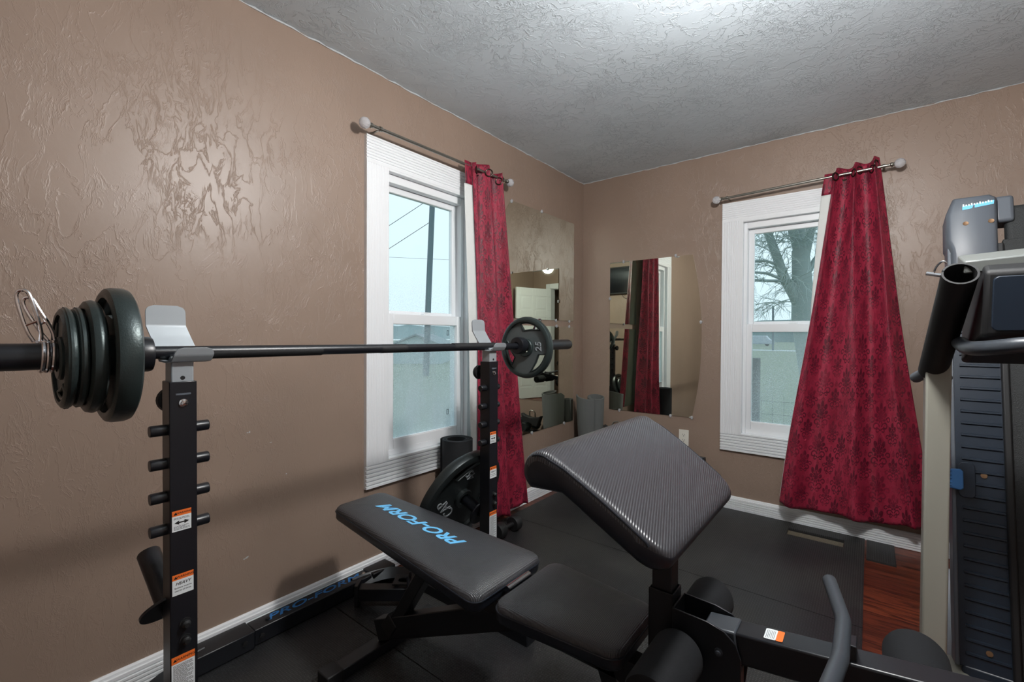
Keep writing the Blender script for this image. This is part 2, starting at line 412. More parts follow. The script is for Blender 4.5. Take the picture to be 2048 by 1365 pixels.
hall = MB(); hall.box(1.2, RW+T_, RY-1.7, RY-1.6, 0, CH); hall.box(1.1, 1.2, RY-1.7, RY-T_, 0, CH); hall.box(RW+T_, RW+T_+.1, RY-1.7, RY-T_, 0, CH)
struct(hall, 'wall_outer', 'wall', smooth=False)
# paint edge bead along the ceiling line
def bead(name, p, q, n=110):
    mb = MB(); p, q = Vector(p), Vector(q); pts = []; rr = []
    for i in range(n+1):
        t_ = i/n; pts.append(p.lerp(q, t_)+Vector((random.uniform(-.002, .002), random.uniform(-.002, .002), random.uniform(-.004, .002)))); rr.append(random.uniform(.0015, .0048))
    mb.tube(pts, rr, 6); return struct(mb, name, 'rawedge')
bead('trim_1', (.002, RY, CH-.003), (.002, 0, CH-.003)); bead('trim_2', (0, -.002, CH-.003), (RW, -.002, CH-.003))

chips = MB()
for (y_, z_, q_) in ((-2.651, .313, .013), (-2.641, .810, .009), (-2.557, .753, .005), (-2.493, .610, .005)):
    for k in range(3):
        a_ = random.uniform(0, 6.28); cy_, cz_ = y_+random.uniform(-.6, .6)*q_, z_+random.uniform(-.3, .3)*q_
        chips.prism([(q_*.45*random.uniform(.5, 1)*math.cos(a_+i*1.05), q_*.3*random.uniform(.4, 1)*math.sin(a_+i*1.05)) for i in range(6)], frame((0, cy_, cz_), (0, 1, 0), (0, 0, 1), (1, 0, 0)), .0012)
struct(chips, 'trim_3', 'rawedge', smooth=False)

def fluted(u0, u1, width, nfl, thick=.016, base=.012):
    """profile points (across, out) of a fluted board"""
    pts = [(0, 0), (0, thick)]; st = width/(nfl+1.2); x = st*.6
    for k in range(nfl):
        pts += [(x, thick), (x+.0012, base), (x+st*.42, thick-.001)]; x += st
    pts += [(width, thick), (width, 0)]; return pts
def board(mb, origin, along, across, out, L, prof):
    T = frame(origin, across, out, along); mb.prism([(a, b) for a, b in prof], T, L)
def ribs(width, n, thick=.022, deep=.011):
    pts = [(0, 0), (0, thick-.003)]; st = width/n; x = 0
    for k in range(n): pts += [(x+.0015, thick), (x+st*.62, thick), (x+st*.70, deep), (x+st*.92, deep+.002)]; x += st
    return pts+[(width, thick-.004), (width, 0)]

def baseboard(name, origin, along, out, L):
    prof = [(0, 0), (0, .016)]; z = .002
    for k in range(5): prof += [(z+.001, .0195), (z+.0085, .0195), (z+.0100, .0105), (z+.0128, .0115)]; z += .0138
    prof += [(z, .017), (.082, .017), (.0835, .012), (.092, .011), (.096, .005), (.096, 0)]
    mb = MB(); board(mb, origin, along, (0, 0, 1), out, L, prof); return struct(mb, name, 'trim', ang=20)
baseboard('baseboard_left', (0, RY, 0), (0, 1, 0), (1, 0, 0), -RY)
baseboard('baseboard_back', (0, 0, 0), (1, 0, 0), (0, -1, 0), RW)
baseboard('baseboard_right', (RW, RY, 0), (0, 1, 0), (-1, 0, 0), -RY)
baseboard('baseboard_rear', (0, RY, 0), (1, 0, 0), (0, 1, 0), DX0-.1)

# ------------------------------------------------------------------ windows
def window(name, label, o, ax, out, w, h, mat_low, railz, casL=.1, casT=.115, casB=.115):
    """o = lower-left corner of the opening on the wall face (world), ax = along the wall, out = into the room"""
    ax, out, up = Vector(ax), Vector(out), Vector((0, 0, 1)); o = Vector(o)
    t = thing(name, label, None, tuple(o)); t['kind'] = 'structure'
    def P(u, v, d): return o+ax*u+up*v+out*d
    def bx(mb, u0, u1, v0, v1, d0, d1, mi=0):
        T = frame(o, ax, up, out); return mb.box(u0, u1, v0, v1, d0, d1, T, mi)
    # fluted casing boards
    wl = casL
    for nm, org, al, ac, L, wd, nf in (('side_casing', P(-wl, -casB*.0, 0), up, ax, h+.0, wl, 7), ('side_casing', P(w+wl, 0, 0), up, -ax, h, wl, 7),
                               ('head_casing', P(-wl, h+casT, 0), ax, -up, w+2*wl, casT, 8), ('sill_casing', P(-wl, -casB, 0), ax, up, w+2*wl, casB, 6)):
        mb = MB(); board(mb, org, al, ac, out, L, ribs(wd, 6) if nm == 'sill_casing' else fluted(0, 0, wd, nf, .022, .0178)); mb.build(nm, 'trim', t, ang=15)
    # jamb return and inner stepped frame
    def fr4(mb, u0, u1, v0, v1, l_, r_, b_, t_, d0, d1):
        bx(mb, u0, u0+l_, v0, v1, d0, d1); bx(mb, u1-r_, u1, v0, v1, d0, d1)
        if b_: bx(mb, u0+l_, u1-r_, v0, v0+b_, d0, d1)
        if t_: bx(mb, u0+l_, u1-r_, v1-t_, v1, d0, d1)
    mb = MB(); fw = .012
    fr4(mb, 0, w, 0, h, fw, fw, fw, fw, -.13, .022)
    mb.build('jamb', 'vinyl', t, .002)
    mb = MB(); f2 = .034
    fr4(mb, fw, w-fw, fw, h-fw, f2-fw, f2-fw, f2, f2+.008, -.10, -.012)
    mb.build('frame', 'vinyl', t, .003)
    # upper sash (further out)
    r = railz; sw = .034
    mb = MB()
    fr4(mb, f2, w-f2, r-.01, h-f2-.02, sw, sw, .04, sw, -.085, -.055)
    us = mb.build('upper_sash', 'vinyl', t, .004)
    bx(MB(), f2+sw-.005, w-f2-sw+.005, r+.0, h-f2-sw-.015, -.072, -.068).build('upper_pane', 'pane', us, smooth=False)
    mb = MB(); s2 = .044
    fr4(mb, f2, w-f2, .04, r+.012, s2-.012, s2-.012, .055, .055, -.05, -.0125)
    ls = mb.build('lower_sash', 'vinyl', t, .004)
    bx(MB(), f2-.017+s2, w-f2+.017-s2, .09, r-.04, -.037, -.033).build('lower_pane', mat_low, ls, smooth=False)
    bead_ = MB(); bx(bead_, f2-.012+s2-.004, w-f2+.012-s2+.004, .092, .098, -.03, -.014); bead_.build('glazing_bead', 'vinyl', ls, .001)
    lk = MB(); bx(lk, w*.5-.02, w*.5+.03, r+.0125, r+.02, -.045, -.022); lk.tube([P(w*.5-.012, r+.026, -.032), P(w*.5+.028, r+.022, -.026)], .0035, 8); lk.build('sash_lock', 'vinyl', t, .001)
    if name == 'window_1':
        for zz in (r-.10, .17):
            q = MB()
            for (a0, a1, b0, b1) in ((0, .003, 0, .03), (.012, .015, 0, .03), (0, .015, 0, .003), (0, .015, .027, .03)): bx(q, w-.13+a0, w-.13+a1, zz+b0, zz+b1, -.0328, -.032)
            q.build('pane_sticker', 'greyp', ls, smooth=False)
    return t
window('window_1', 'white double-hung window with fluted casing beside the barbell', (0, W1['y0'], W1['z0']), (0, 1, 0), (1, 0, 0), W1['y1']-W1['y0'], W1['z1']-W1['z0'], 'fog1', .735, casL=.117, casT=.13)
window('window_2', 'white double-hung window with fluted casing looking out on a bare tree', (W2['x0'], 0, W2['z0']), (1, 0, 0), (0, -1, 0), W2['x1']-W2['x0'], W2['z1']-W2['z0'], 'fog2', .745, casL=.120, casT=.13)

# door, seen in the mirrors
t = thing('door_1', 'open white six-panel door seen in the mirrors', None, (DX1-.01, RY, 0)); t['kind'] = 'structure'
mb = MB()
for (a0, a1, b0, b1) in ((DX0-.09, DX0, 0, DZ+.09), (DX1, DX1+.09, 0, DZ+.09), (DX0, DX1, DZ, DZ+.09)): mb.box(a0, a1, RY, RY+.02, b0, b1)
for (a0, a1) in ((DX0, DX0+.015), (DX1-.015, DX1)): mb.box(a0, a1, RY-T_, RY, 0, DZ)
mb.box(DX0, DX1, RY-T_, RY, DZ-.015, DZ); mb.build('door_casing', 'door', t, .003)
hx, hy = DX1-.02, RY+.03; ang = math.atan2(-3.28-hy, 3.26-hx)
T = Matrix.Translation((hx, hy, 0)) @ Matrix.Rotation(ang, 4, 'Z')
mb = MB(); DW = .80; mb.box(0, DW, -.014, .014, .01, DZ-.02, T)
leafp = []
for (u0, u1) in ((.10, .37), (.44, .71)):
    for (v0, v1) in ((.22, .82), (.98, 1.55), (1.68, 1.95)): leafp.append((u0, u1, v0, v1))
us_ = [0, .10, .37, .44, .71, DW]; vs_ = [.01, .22, .82, .98, 1.55, 1.68, 1.95, DZ-.02]
for sgn in (-1, 1):
    for i in range(5):
        for j in range(7):
            if (us_[i], us_[i+1], vs_[j], vs_[j+1]) in leafp: continue
            mb.box(us_[i], us_[i+1], min(sgn*.014, sgn*.020), max(sgn*.014, sgn*.020), vs_[j], vs_[j+1], T)
    for (u0, u1, v0, v1) in leafp: mb.box(u0+.035, u1-.035, min(sgn*.014, sgn*.019), max(sgn*.014, sgn*.019), v0+.035, v1-.035, T)
lf = mb.build('door_leaf', 'door', t, .003)
mb = MB(); 
for sgn in (-1, 1): mb.lathe([(0, .06), (.022, .058), (.027, .045), (.02, .03), (.009, .022), (.009, 0), (.024, 0)], T @ Vector((DW-.06, sgn*.014, .96)), T.to_3x3() @ Vector((0, sgn, 0)), 20)
mb.build('door_knob', 'nickel', lf)

# ceiling light (above the frame; lights the room)
t = thing('ceiling_light', 'ceiling lamp with a lit white glass globe hanging above the room', 'lamp', (LAMP.x, LAMP.y, CH))
MB().lathe([(0, 0), (.07, 0), (.07, -.02), (.03, -.035), (0, -.035)], (LAMP.x, LAMP.y, CH), (0, 0, 1), 32).build('canopy', 'nickel', t)
MB().tube([(LAMP.x, LAMP.y, CH-.03), (LAMP.x, LAMP.y, LAMP.z+.075)], .008).build('stem', 'nickel', t)
MB().lathe([(0, 0), (.066, 0), (.070, -.006), (.066, -.009), (0, -.009)], (LAMP.x, LAMP.y, LAMP.z+.098), (0, 0, 1), 32).build('uplight_blocker', 'nickel', t)  # disc added above the globe to block light going straight up to the ceiling
prof = [(.085*math.sin(PI*i/16), .085*math.cos(PI*i/16)) for i in range(17)]
MB().lathe(prof, LAMP, (0, 0, 1), 32).build('lamp_globe', 'glow', t)

# ------------------------------------------------------------------ floor mats and vent
def mat_thing(x0, x1, y0, y1, label, hole=None, th=.010, group=None):
    mb = MB()
    if hole:
        a, b, c, d = hole
        mb.box(x0, a, y0, y1, 0, th); mb.box(b, x1, y0, y1, 0, th); mb.box(a, b, y0, c, 0, th); mb.box(a, b, d, y1, 0, th)
    else: mb.box(x0, x1, y0, y1, 0, th)
    o = mb.build('floor_mat', 'mat', None, smooth=False, label=label); o['category'] = 'mat'
    if group: o['group'] = group
    return o
G = 'black rubber gym floor mats'
mat_thing(.075, 1.908, -1.064, -.022, 'black rubber gym mat in the corner, cut out around the floor vent', (1.535, 1.815, -.238, -.125), group=G)
mat_thing(.075, 1.908, -2.331, -1.068, 'black rubber gym mat in the middle, under the preacher curl pad and seat', group=G)
mat_thing(.075, 1.908, -3.60, -2.335, 'black rubber gym mat under the near post of the squat rack', group=G)
mat_thing(1.916, 2.04, -.318, -.03, 'small black rubber mat offcut on the wood floor under the flaring curtain')
t = thing('floor_vent', 'brass-coloured slotted floor vent set in the mat below the flaring curtain', 'vent', (1.675, -.18, 0))
MB().box(1.537, 1.813, -.236, -.127, 0.0005, .003).build('vent_box', 'dark', t, smooth=False)
mb = MB()
for i in range(46):
    x = 1.542+i*.00588; mb.box(x, x+.0035, -.234, -.172, .004, .009)
for yy in (-.235, -.214, -.193, -.174): mb.box(1.538, 1.812, yy, yy+.003, .005, .0095)
mb.build('vent_grille', 'vent', t, smooth=False)

# ------------------------------------------------------------------ curtain rods
def rod(name_label, p, q, wallout, brackets, g='crystal-ended curtain rods'):
    p, q = Vector(p), Vector(q); d = (q-p).normalized(); wo_ = Vector(wallout)
    t = thing('curtain_rod', name_label, 'curtain rod', tuple(p), group=g)
    MB().tube([p, q], .008, 14).build('rod', 'nickel', t)
    for e, s in ((p, -1), (q, 1)):
        MB().lathe([(.008, 0), (.0125, .004), (.0125, .010), (.009, .013), (.011, .02), (.0, .021)], e, d*s, 20).build('finial_collar', 'nickel', t)
        c = e+d*s*.042; n = 12; pr = [(.026*math.sin(PI*i/n), -.026*math.cos(PI*i/n)) for i in range(n+1)]
        MB().lathe(pr, c, d*s, 14).build('finial', 'acrylic', t, ang=10)
    for b in brackets:
        c = p.lerp(q, b); wp = c-wo_*c.dot(wo_)
        mb = MB(); mb.tube([c-wo_*(c.dot(wo_)-.022 if False else abs(c.dot(wo_))-.001), c], .005, 10)
        mb.lathe([(.012, -.006), (.012, .006), (.0085, .006), (.0085, -.006)], c, d, 16, close=True); mb.build('bracket', 'nickel', t)
    return t
rod('brushed metal curtain rod with glass ball ends above the window nearer the barbell', (.08, -2.13, 2.175), (.08, -1.14, 2.185), (1, 0, 0), (.045, .97))
rod('brushed metal curtain rod with glass ball ends above the window that shows the tree', (1.122, -.08, 2.135), (1.995, -.08, 2.165), (0, -1, 0), (.03, .97))

# ------------------------------------------------------------------ curtains
def curtain(label, org, ax, out, top, bot, ztop, zbot, folds, amp0, amp1, phase, lin_w, gr_u, width=1.25, wob=0.):
    """ax: direction along the wall, out: towards the room; top/bot: (u0,u1) positions along ax"""
    ax, out, org = Vector(ax), Vector(out), Vector(org)
    nu, nv = 150, 110
    def pos(u, v, extra=0.):
        e = v**1.0; u = min(1, max(0, u))
        a = top[0]+(top[1]-top[0])*u; b = bot[0]+(bot[1]-bot[0])*u
        lat = a+(b-a)*e + .012*math.sin(6*v+u*9)*v
        am = amp0+(amp1-amp0)*v; u_ = u; u = u+.05*math.sin(2*PI*u+.8)*v
        ph = 2*PI*folds*u+phase
        dep = am*math.sin(ph)+.3*am*math.sin(2*ph+1.3+v*1.5)*v + .012*math.sin(14*u+5*v)*v
        lat += .35*am*math.cos(ph)*(1-.3*v)
        zt = ztop(u); zb = zbot(u)+.012*math.sin(ph+.7)
        z = zt+(zb-zt)*v
        if v < .02: z += 0
        return org+ax*lat+out*(dep+extra+v*wob)+Vector((0, 0, z-org.z))
    t = thing('curtain', label, 'curtain', tuple(org), group='burgundy damask curtains')
    mb = MB(); uv = []
    for j in range(nv+1):
        for i in range(nu+1):
            u, v = i/nu, j/nv; mb.v.append(pos(u, v)); uv.append((u*width*(.75+.25*v), -v*2.1))
    for j in range(nv):
        for i in range(nu):
            a = j*(nu+1)+i; mb.f.append((a, a+1, a+nu+2, a+nu+1)); mb.mi.append(0)
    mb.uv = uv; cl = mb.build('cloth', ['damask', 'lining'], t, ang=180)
    av = Vector((0, 0, 0))
    for p_ in cl.data.polygons: av += p_.normal
    if av.dot(out) < 0: cl.data.flip_normals()
    s_ = cl.modifiers.new('th', 'SOLIDIFY'); s_.thickness = .0022; s_.offset = -1; s_.material_offset = 1; s_.use_rim = True
    # folded-back lining strip down the leading edge
    mb = MB(); n2 = 8
    for j in range(nv+1):
        v = .062+(.985-.062)*j/nv; lw = lin_w(v)
        for i in range(n2+1):
            f = i/n2; p = pos(0, v)+out*(-.004-.010*f)-ax*(lw*math.sin(f*PI/2)) if lw > 0 else pos(0, v)-out*.004
            mb.v.append(p)
    for j in range(nv):
        for i in range(n2):
            a = j*(n2+1)+i; mb.f.append((a, a+1, a+n2+2, a+n2+1)); mb.mi.append(0)
    l_ = mb.build('lining', 'lining', t, ang=180); s_ = l_.modifiers.new('th', 'SOLIDIFY'); s_.thickness = .0012
    # hemmed header behind which the lining starts
    mb = MB()
    for j in range(7):
        v = .0+.062*j/6
        for i in range(5):
            f = i/4; mb.v.append(pos(0, v)+out*(-.003)-ax*(lin_w(.062)*f))
    for j in range(6):
        for i in range(4):
            a = j*5+i; mb.f.append((a, a+1, a+6, a+5)); mb.mi.append(0)
    mb.uv = [(0.02*i, -.01*j) for j in range(7) for i in range(5)]
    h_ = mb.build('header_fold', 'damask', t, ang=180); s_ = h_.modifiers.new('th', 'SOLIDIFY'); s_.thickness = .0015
    for gu in gr_u:
        p = pos(gu, .022); a = pos(gu-.01, .022); b = pos(gu+.01, .022); d = (b-a).normalized(); nrm = d.cross(Vector((0, 0, 1))).normalized()
        pr = [(.021+.0045*math.cos(k*PI/4), .0035*math.sin(k*PI/4)) for k in range(8)]
        MB().lathe(pr, p, nrm, 28, close=True).build('grommet', 'bronze', t)
    return t
# left window curtain (gathered at the far end of its rod)
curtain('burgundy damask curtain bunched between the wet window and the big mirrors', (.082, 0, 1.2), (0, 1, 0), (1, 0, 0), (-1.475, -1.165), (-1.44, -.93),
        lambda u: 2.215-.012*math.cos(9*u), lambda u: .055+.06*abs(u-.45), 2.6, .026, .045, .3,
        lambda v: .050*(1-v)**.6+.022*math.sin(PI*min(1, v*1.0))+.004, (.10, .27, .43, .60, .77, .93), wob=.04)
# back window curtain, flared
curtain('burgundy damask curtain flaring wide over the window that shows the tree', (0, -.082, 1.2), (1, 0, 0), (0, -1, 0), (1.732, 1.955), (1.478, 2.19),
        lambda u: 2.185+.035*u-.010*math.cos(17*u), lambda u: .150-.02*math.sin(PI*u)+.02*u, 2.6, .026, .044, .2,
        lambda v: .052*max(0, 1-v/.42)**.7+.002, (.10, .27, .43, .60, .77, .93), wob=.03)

# ------------------------------------------------------------------ mirrors
def mirror(label, org, ax, out, poly, clips, off=.006, tilt=0):
    ax, out = Vector(ax), Vector(out); t = thing('wall_mirror', label, 'mirror', org, group='frameless wall mirrors')
    T = frame(Vector(org)+out*(off-.004), ax, (0, 0, 1), ax.cross(Vector((0, 0, 1)))); sgn = 1 if T.to_3x3().col[2].dot(out) > 0 else -1
    mb = MB(); mb.prism(poly, T, .004*sgn); mb.build('mirror_glass', 'mirror', t, smooth=False)
    for (a, z) in clips:
        p = Vector(org)+ax*a+Vector((0, 0, z)); mb = MB()
        mb.lathe([(.0, .014), (.008, .013), (.010, .009), (.009, .0)], p, out, 12)
        T2 = frame(p+out*.009, ax, (0, 0, 1)); mb.box(-.006, .006, -.012, .012, -.001, .002, T2); mb.build('clip', 'acrylic', t)
    return t
# left wall pair: local a = y (from -1.12), z from 0
ML0, ML1 = -1.12, -.163
mirror('large frameless mirror with a clipped corner, upper of two beside the bunched curtain', (0, ML0, 0), (0, 1, 0), (1, 0, 0),
       [(0, 1.316), (ML1-ML0, 1.316), (ML1-ML0, 2.112), (.125, 2.112), (0, 1.93)], [(.13, 2.106), (.49, 2.114), (.69, 1.314), (.89, 1.312), (.3, 1.314)])
mirror('frameless mirror below the clipped-corner one, partly behind the grey rolled mat', (0, ML0, 0), (0, 1, 0), (1, 0, 0),
       [(0, .49), (ML1-ML0, .50), (ML1-ML0, 1.268), (0, 1.268)], [(.70, 1.272), (.89, 1.272), (.38, .492), (.82, .497)])
arc = [(.651+.064*math.sin(PI*(.5+.5*0))*0, 0)]
side = []
for i in range(17):
    z = .605+(1.79-.605)*i/16; k = (z-1.19)/.6; side.append((.651+.066*(1-k*k), z))
mirror('frameless mirror with one bowed side, between the corner and the tree window', (.254, 0, 0), (1, 0, 0), (0, -1, 0),
       [(0, .60)]+side+[(0, 1.79)], [(.116, 1.79), (.528, 1.795), (.712, 1.30), (.50, .602), (.655, .606), (.09, .60), (0.0, 1.50)])

# wall outlet / switches
def wallplate(label, cat, org, ax, out, kind):
    ax, out = Vector(ax), Vector(out); t = thing('wall_outlet' if kind == 'o' else 'light_switch', label, cat, org)
    T = frame(org, ax, (0, 0, 1), out); MB().box(-.035, .035, -.0575, .0575, 0, .005, T).build('cover_plate', 'plate', t, .002)
    if kind == 'o':
        for s in (-1, 1):
            mb = MB()
            MB().lathe([(0, .0075), (.0165, .0075), (.0165, .004)], T @ Vector((0, s*.0195, 0)), out, 24).build('socket', 'plate', t)
            for a in (-.0065, .0065): mb.box(a-.001, a+.001, s*.0195-.001, s*.0195+.008, .0072, .0078, T)
            mb.lathe([(0, .0078), (.003, .0078), (.003, .007)], T @ Vector((0, s*.0195-.007, 0)), out, 10)
            mb.build('slots', 'slot', t, smooth=False)
    else:
        mb = MB(); mb.box(-.005, .005, -.012, .012, .004, .014, T); mb.build('toggle', 'plate', t, .001)
    return t
wallplate('white double outlet low on the wall below the bow-sided mirror', 'outlet', (.852, 0, .452), (1, 0, 0), (0, -1, 0), 'o')
wallplate('white light switch on the rear wall seen in the bow-sided mirror', 'switch', (1.40, RY, 1.22), (-1, 0, 0), (0, 1, 0), 's')
wallplate('white outlet on the rear wall below the switch seen in the bow-sided mirror', 'outlet', (1.40, RY, .95), (-1, 0, 0), (0, 1, 0), 'o')
# TV on the rear wall
t = thing('television', 'black wall-mounted television seen in the bow-sided mirror', 'television', (1.72, RY, 2.1))
MB().box(1.30, 2.12, RY+.05, RY+.10, 1.93, 2.40).build('bezel', 'blackm', t, .006)
MB().box(1.32, 2.10, RY+.10, RY+.102, 1.95, 2.38).build('screen', 'screen', t, smooth=False)
MB().box(1.6, 1.84, RY, RY+.06, 2.06, 2.26).build('wall_bracket', 'blackm', t)
MB().tube([(1.5, RY+.06, 1.94), (1.46, RY+.05, 1.86), (1.40, RY+.04, 1.84), (1.36, RY+.04, 1.9), (1.34, RY+.06, 1.94)], .004, 8, smooth=3).build('cable', 'blackm', t)

# ------------------------------------------------------------------ squat rack
RX = .69; YL, YR = -3.056, -1.990; ZS = 1.09
rk = thing('squat_rack', 'black squat rack with grey bar hooks and blue lettering on its base', 'weight rack', (RX, (YL+YR)/2, 0))
def sticker(parent, x, yc, z0, z1, wd, lines, arrow=False, head='WARNING', heavy=False):
    """label lying on a +x face"""
    st = MB(); hgt = z1-z0; hh = min(.016, hgt*.26)
    st.box(x, x+.0006, yc-wd/2, yc+wd/2, z0, z1-hh, mi=0); st.box(x, x+.0006, yc-wd/2, yc+wd/2, z1-hh, z1, mi=1)
    T = frame((x+.0007, yc+.0042, z1-hh/2), (0, 1, 0), (0, 0, 1), (1, 0, 0))
    st.mesh(curve_mesh(text=head, size=wd*.165, space=1.02, fat=.00012), T, 2)
    st.prism([(-wd/2+.0015-.003, -.003), (-wd/2+.0085-.003, -.003), (-wd/2+.005-.003, .003)], T, .0003, 2)
    z = z1-hh-.004
    if heavy:
        T = frame((x+.0007, yc, z1-hh-.009), (0, 1, 0), (0, 0, 1), (1, 0, 0)); st.mesh(curve_mesh(text='HEAVY', size=.0092, shear=.3, fat=.0002), T, 2)
        for k, s in enumerate(('Spotters must be', 'used at all times.')):
            T = frame((x+.0007, yc, z1-hh-.018-.0065*k), (0, 1, 0), (0, 0, 1), (1, 0, 0)); st.mesh(curve_mesh(text=s, size=.0047, fat=.0001), T, 2)
    else:
        n = 0
        while z > z0+.003:
            if arrow and z0+.012 < z < z0+.026: z -= .0023; continue
            u = yc-wd/2+.003
            while u < yc+wd/2-.005:
                L = random.uniform(.002, .006); u2 = min(u+L, yc+wd/2-.003)
                if not (n % 4 == 3 and u > yc+wd*.1): st.box(x+.0006, x+.0008, u, u2, z-.0009, z, mi=2)
                u = u2+.0009
            z -= .0024; n += 1
        if arrow:
            T = frame((x+.0007, yc, z0+.019), (0, 1, 0), (0, 0, 1), (1, 0, 0)); a = wd/2-.004
            st.prism([(-a, 0), (-a+.009, .0045), (-a+.009, .0013), (a-.009, .0013), (a-.009, .0045), (a, 0), (a-.009, -.0045), (a-.009, -.0013), (-a+.009, -.0013), (-a+.009, -.0045)], T, .0003, 2)
    st.build('warning_sticker', ['paper', 'orange', 'ink'], parent, smooth=False)
def hexbolt(mb, p, ax, r=.008, h=.006, mi=0):
    p = Vector(p); mb.lathe([(r*1.35, 0), (r*1.35, .0015), (r, .0015), (r, h), (r*.8, h+.0015), (0, h+.0015)], p, ax, 6 if False else 12, mi)
for side_, Y in (('l', YL), ('r', YR)):
    x0, x1 = RX-.027, RX+.025; y0, y1 = Y-.026, Y+.026
    mb = MB()                              # square tube, open top
    mb.box(x0, x1, y0, y0+.003, .03, ZS); mb.box(x0, x1, y1-.003, y1, .03, ZS); mb.box(x0, x0+.003, y0, y1, .03, ZS); mb.box(x1-.003, x1, y0, y1, .03, ZS)
    up = mb.build('upright', 'black', rk, .0015)
    mb = MB()
    mb.box(x1, x1+.0008, Y-.014, Y+.014, ZS-.030, ZS-.026); mb.build('height_slot', 'greyp', up, smooth=False)
    mb = MB(); mb.lathe([(.009, 0), (.009, .002), (.006, .003), (.0055, .006), (0, .007)], (x1, Y, ZS-.048), (1, 0, 0), 20); mb.build('lock_bolt', 'chrome', up)
    mb = MB(); mb.lathe([(.012, 0), (.012, .02), (.028, .024), (.03, .034), (.024, .044), (0, .046)], (x0, Y, ZS-.048), (-1, 0, 0), 24)
    mb.build('adjust_knob', 'blackm', rk)
    for zz in (.982, .907, .833, .760):
        for s in (-1, 1):
            yy = y0 if s < 0 else y1
            MB().lathe([(.0125, 0), (.0125, .028), (.0115, .030), (0, .030)], (RX, yy, zz), (0, s, 0), 20).build('safety_peg', 'black', rk)
    for zz in (.545, .508):
        mb = MB(); mb.lathe([(.012, 0), (.012, .002), (.0085, .002), (.0085, .010), (.006, .013), (.005, .016), (0, .016)], (x1, Y+.002, zz), (1, 0, 0), 14); mb.build('bolt', 'blackm', up)
    sticker(up, x1, Y-.004, .757, .803, .036, 8, arrow=True)
    sticker(up, x1, Y-.002, .614, .660, .040, 4, heavy=True)
    sticker(up, x1, Y-.002, .36, .477, .044, 20)
    # grey telescoping tube with bar hook
    gx0, gx1, gy0, gy1 = RX-.022, RX+.021, Y-.0215, Y+.0215
    mb = MB(); mb.box(gx0, gx1, gy0, gy1, ZS-.1, 1.146); hk = mb.build('hook_post', 'silver', rk, .003)
    mb = MB(); mb.lathe([(.0045, .0), (.0045, .0008), (0, .0008)], (gx1, Y, ZS+.008), (1, 0, 0), 16); mb.build('pin_hole', 'dark', hk)
    # hook: bent plate, profile in x-z
    wd = .076; cy = Y+.004; sh = -.022
    prof = [(-.052, 1.262, -.012), (-.050, 1.236, -.012), (-.048, 1.215, -.012), (-.036, 1.190, -.006), (-.022, 1.165, 0), (-.012, 1.150, 0), (.0, 1.139, 0), (.018, 1.136, .008), (.032, 1.139, .014), (.040, 1.150, .016), (.044, 1.166, .018)]
    # resample and round the top corners by narrowing
    pp = []
    for a, b in zip(prof, prof[1:]):
        for k in range(6): pp.append(tuple(a[i]+(b[i]-a[i])*k/6 for i in range(3)))
    pp.append(prof[-1]); vs = []; L = [0]
    for a, b in zip(pp, pp[1:]): L.append(L[-1]+math.hypot(b[0]-a[0], b[1]-a[1]))
    tot = L[-1]; Rc = .016
    for (px, pz, ps), l_ in zip(pp, L):
        e = min(l_, tot-l_); hw = wd/2 if e >= Rc else wd/2-Rc+math.sqrt(max(0, Rc*Rc-(Rc-e)**2))
        for s in (-1, 1): vs.append((RX+px, cy+ps-.004+s*hw, pz))
    nq = len(pp); vs2 = []
    for i in range(nq):
        a_, b_ = pp[max(i-1, 0)], pp[min(i+1, nq-1)]; d_ = Vector((b_[0]-a_[0], b_[1]-a_[1])).normalized(); nx, nz_ = d_[1]*.004, -d_[0]*.004
        for k in (0, 1): v_ = vs[2*i+k]; vs2.append((v_[0]+nx, v_[1], v_[2]+nz_))
    o2 = 2*nq; fs = [(0, 1, o2+1, o2), (2*nq-1, 2*nq-2, o2+2*nq-2, o2+2*nq-1)]
    for i in range(nq-1):
        fs += [(2*i, 2*i+1, 2*i+3, 2*i+2), (o2+2*i, o2+2*i+2, o2+2*i+3, o2+2*i+1), (2*i, 2*i+2, o2+2*i+2, o2+2*i), (2*i+1, o2+2*i+1, o2+2*i+3, 2*i+3)]
    MB().add(vs+vs2, fs).build('bar_hook', 'silver', rk, ang=32)
    # plate storage horn towards the wall
    hd = Vector((-.92, 0, .40)).normalized(); hp = Vector((x0, Y, .445))
    if side_ == 'l': hd = Vector((-.72, -.10, .68)).normalized(); hp = Vector((x0, Y-.008, .548))
    mb = MB(); mb.lathe([(.0, .0), (.056, .0), (.056, .006), (.0235, .008), (.0235, .145), (.021, .149), (0, .150)], hp+hd*.02, hd, 36)
    mb.tube([hp, hp+hd*.03], .018, 12); mb.build('plate_horn', 'black', rk)
    # foot under the post
    fy = Y
    MB().beam((RX+.22, fy, .03), (.30, fy, .03), .055, .05).build('foot', 'black', rk, .004)
    sy = 1 if side_ == 'l' else -1
    mb = MB(); arcp = [(.31, fy, .045), (.20, fy+.01*sy, .045), (.12, fy+.06*sy, .045), (.082, fy+.16*sy, .045), (.072, fy+.24*sy, .045)]
    mb.tube(arcp, .036, 4, smooth=2); mb.build('corner_tube', 'black', rk)
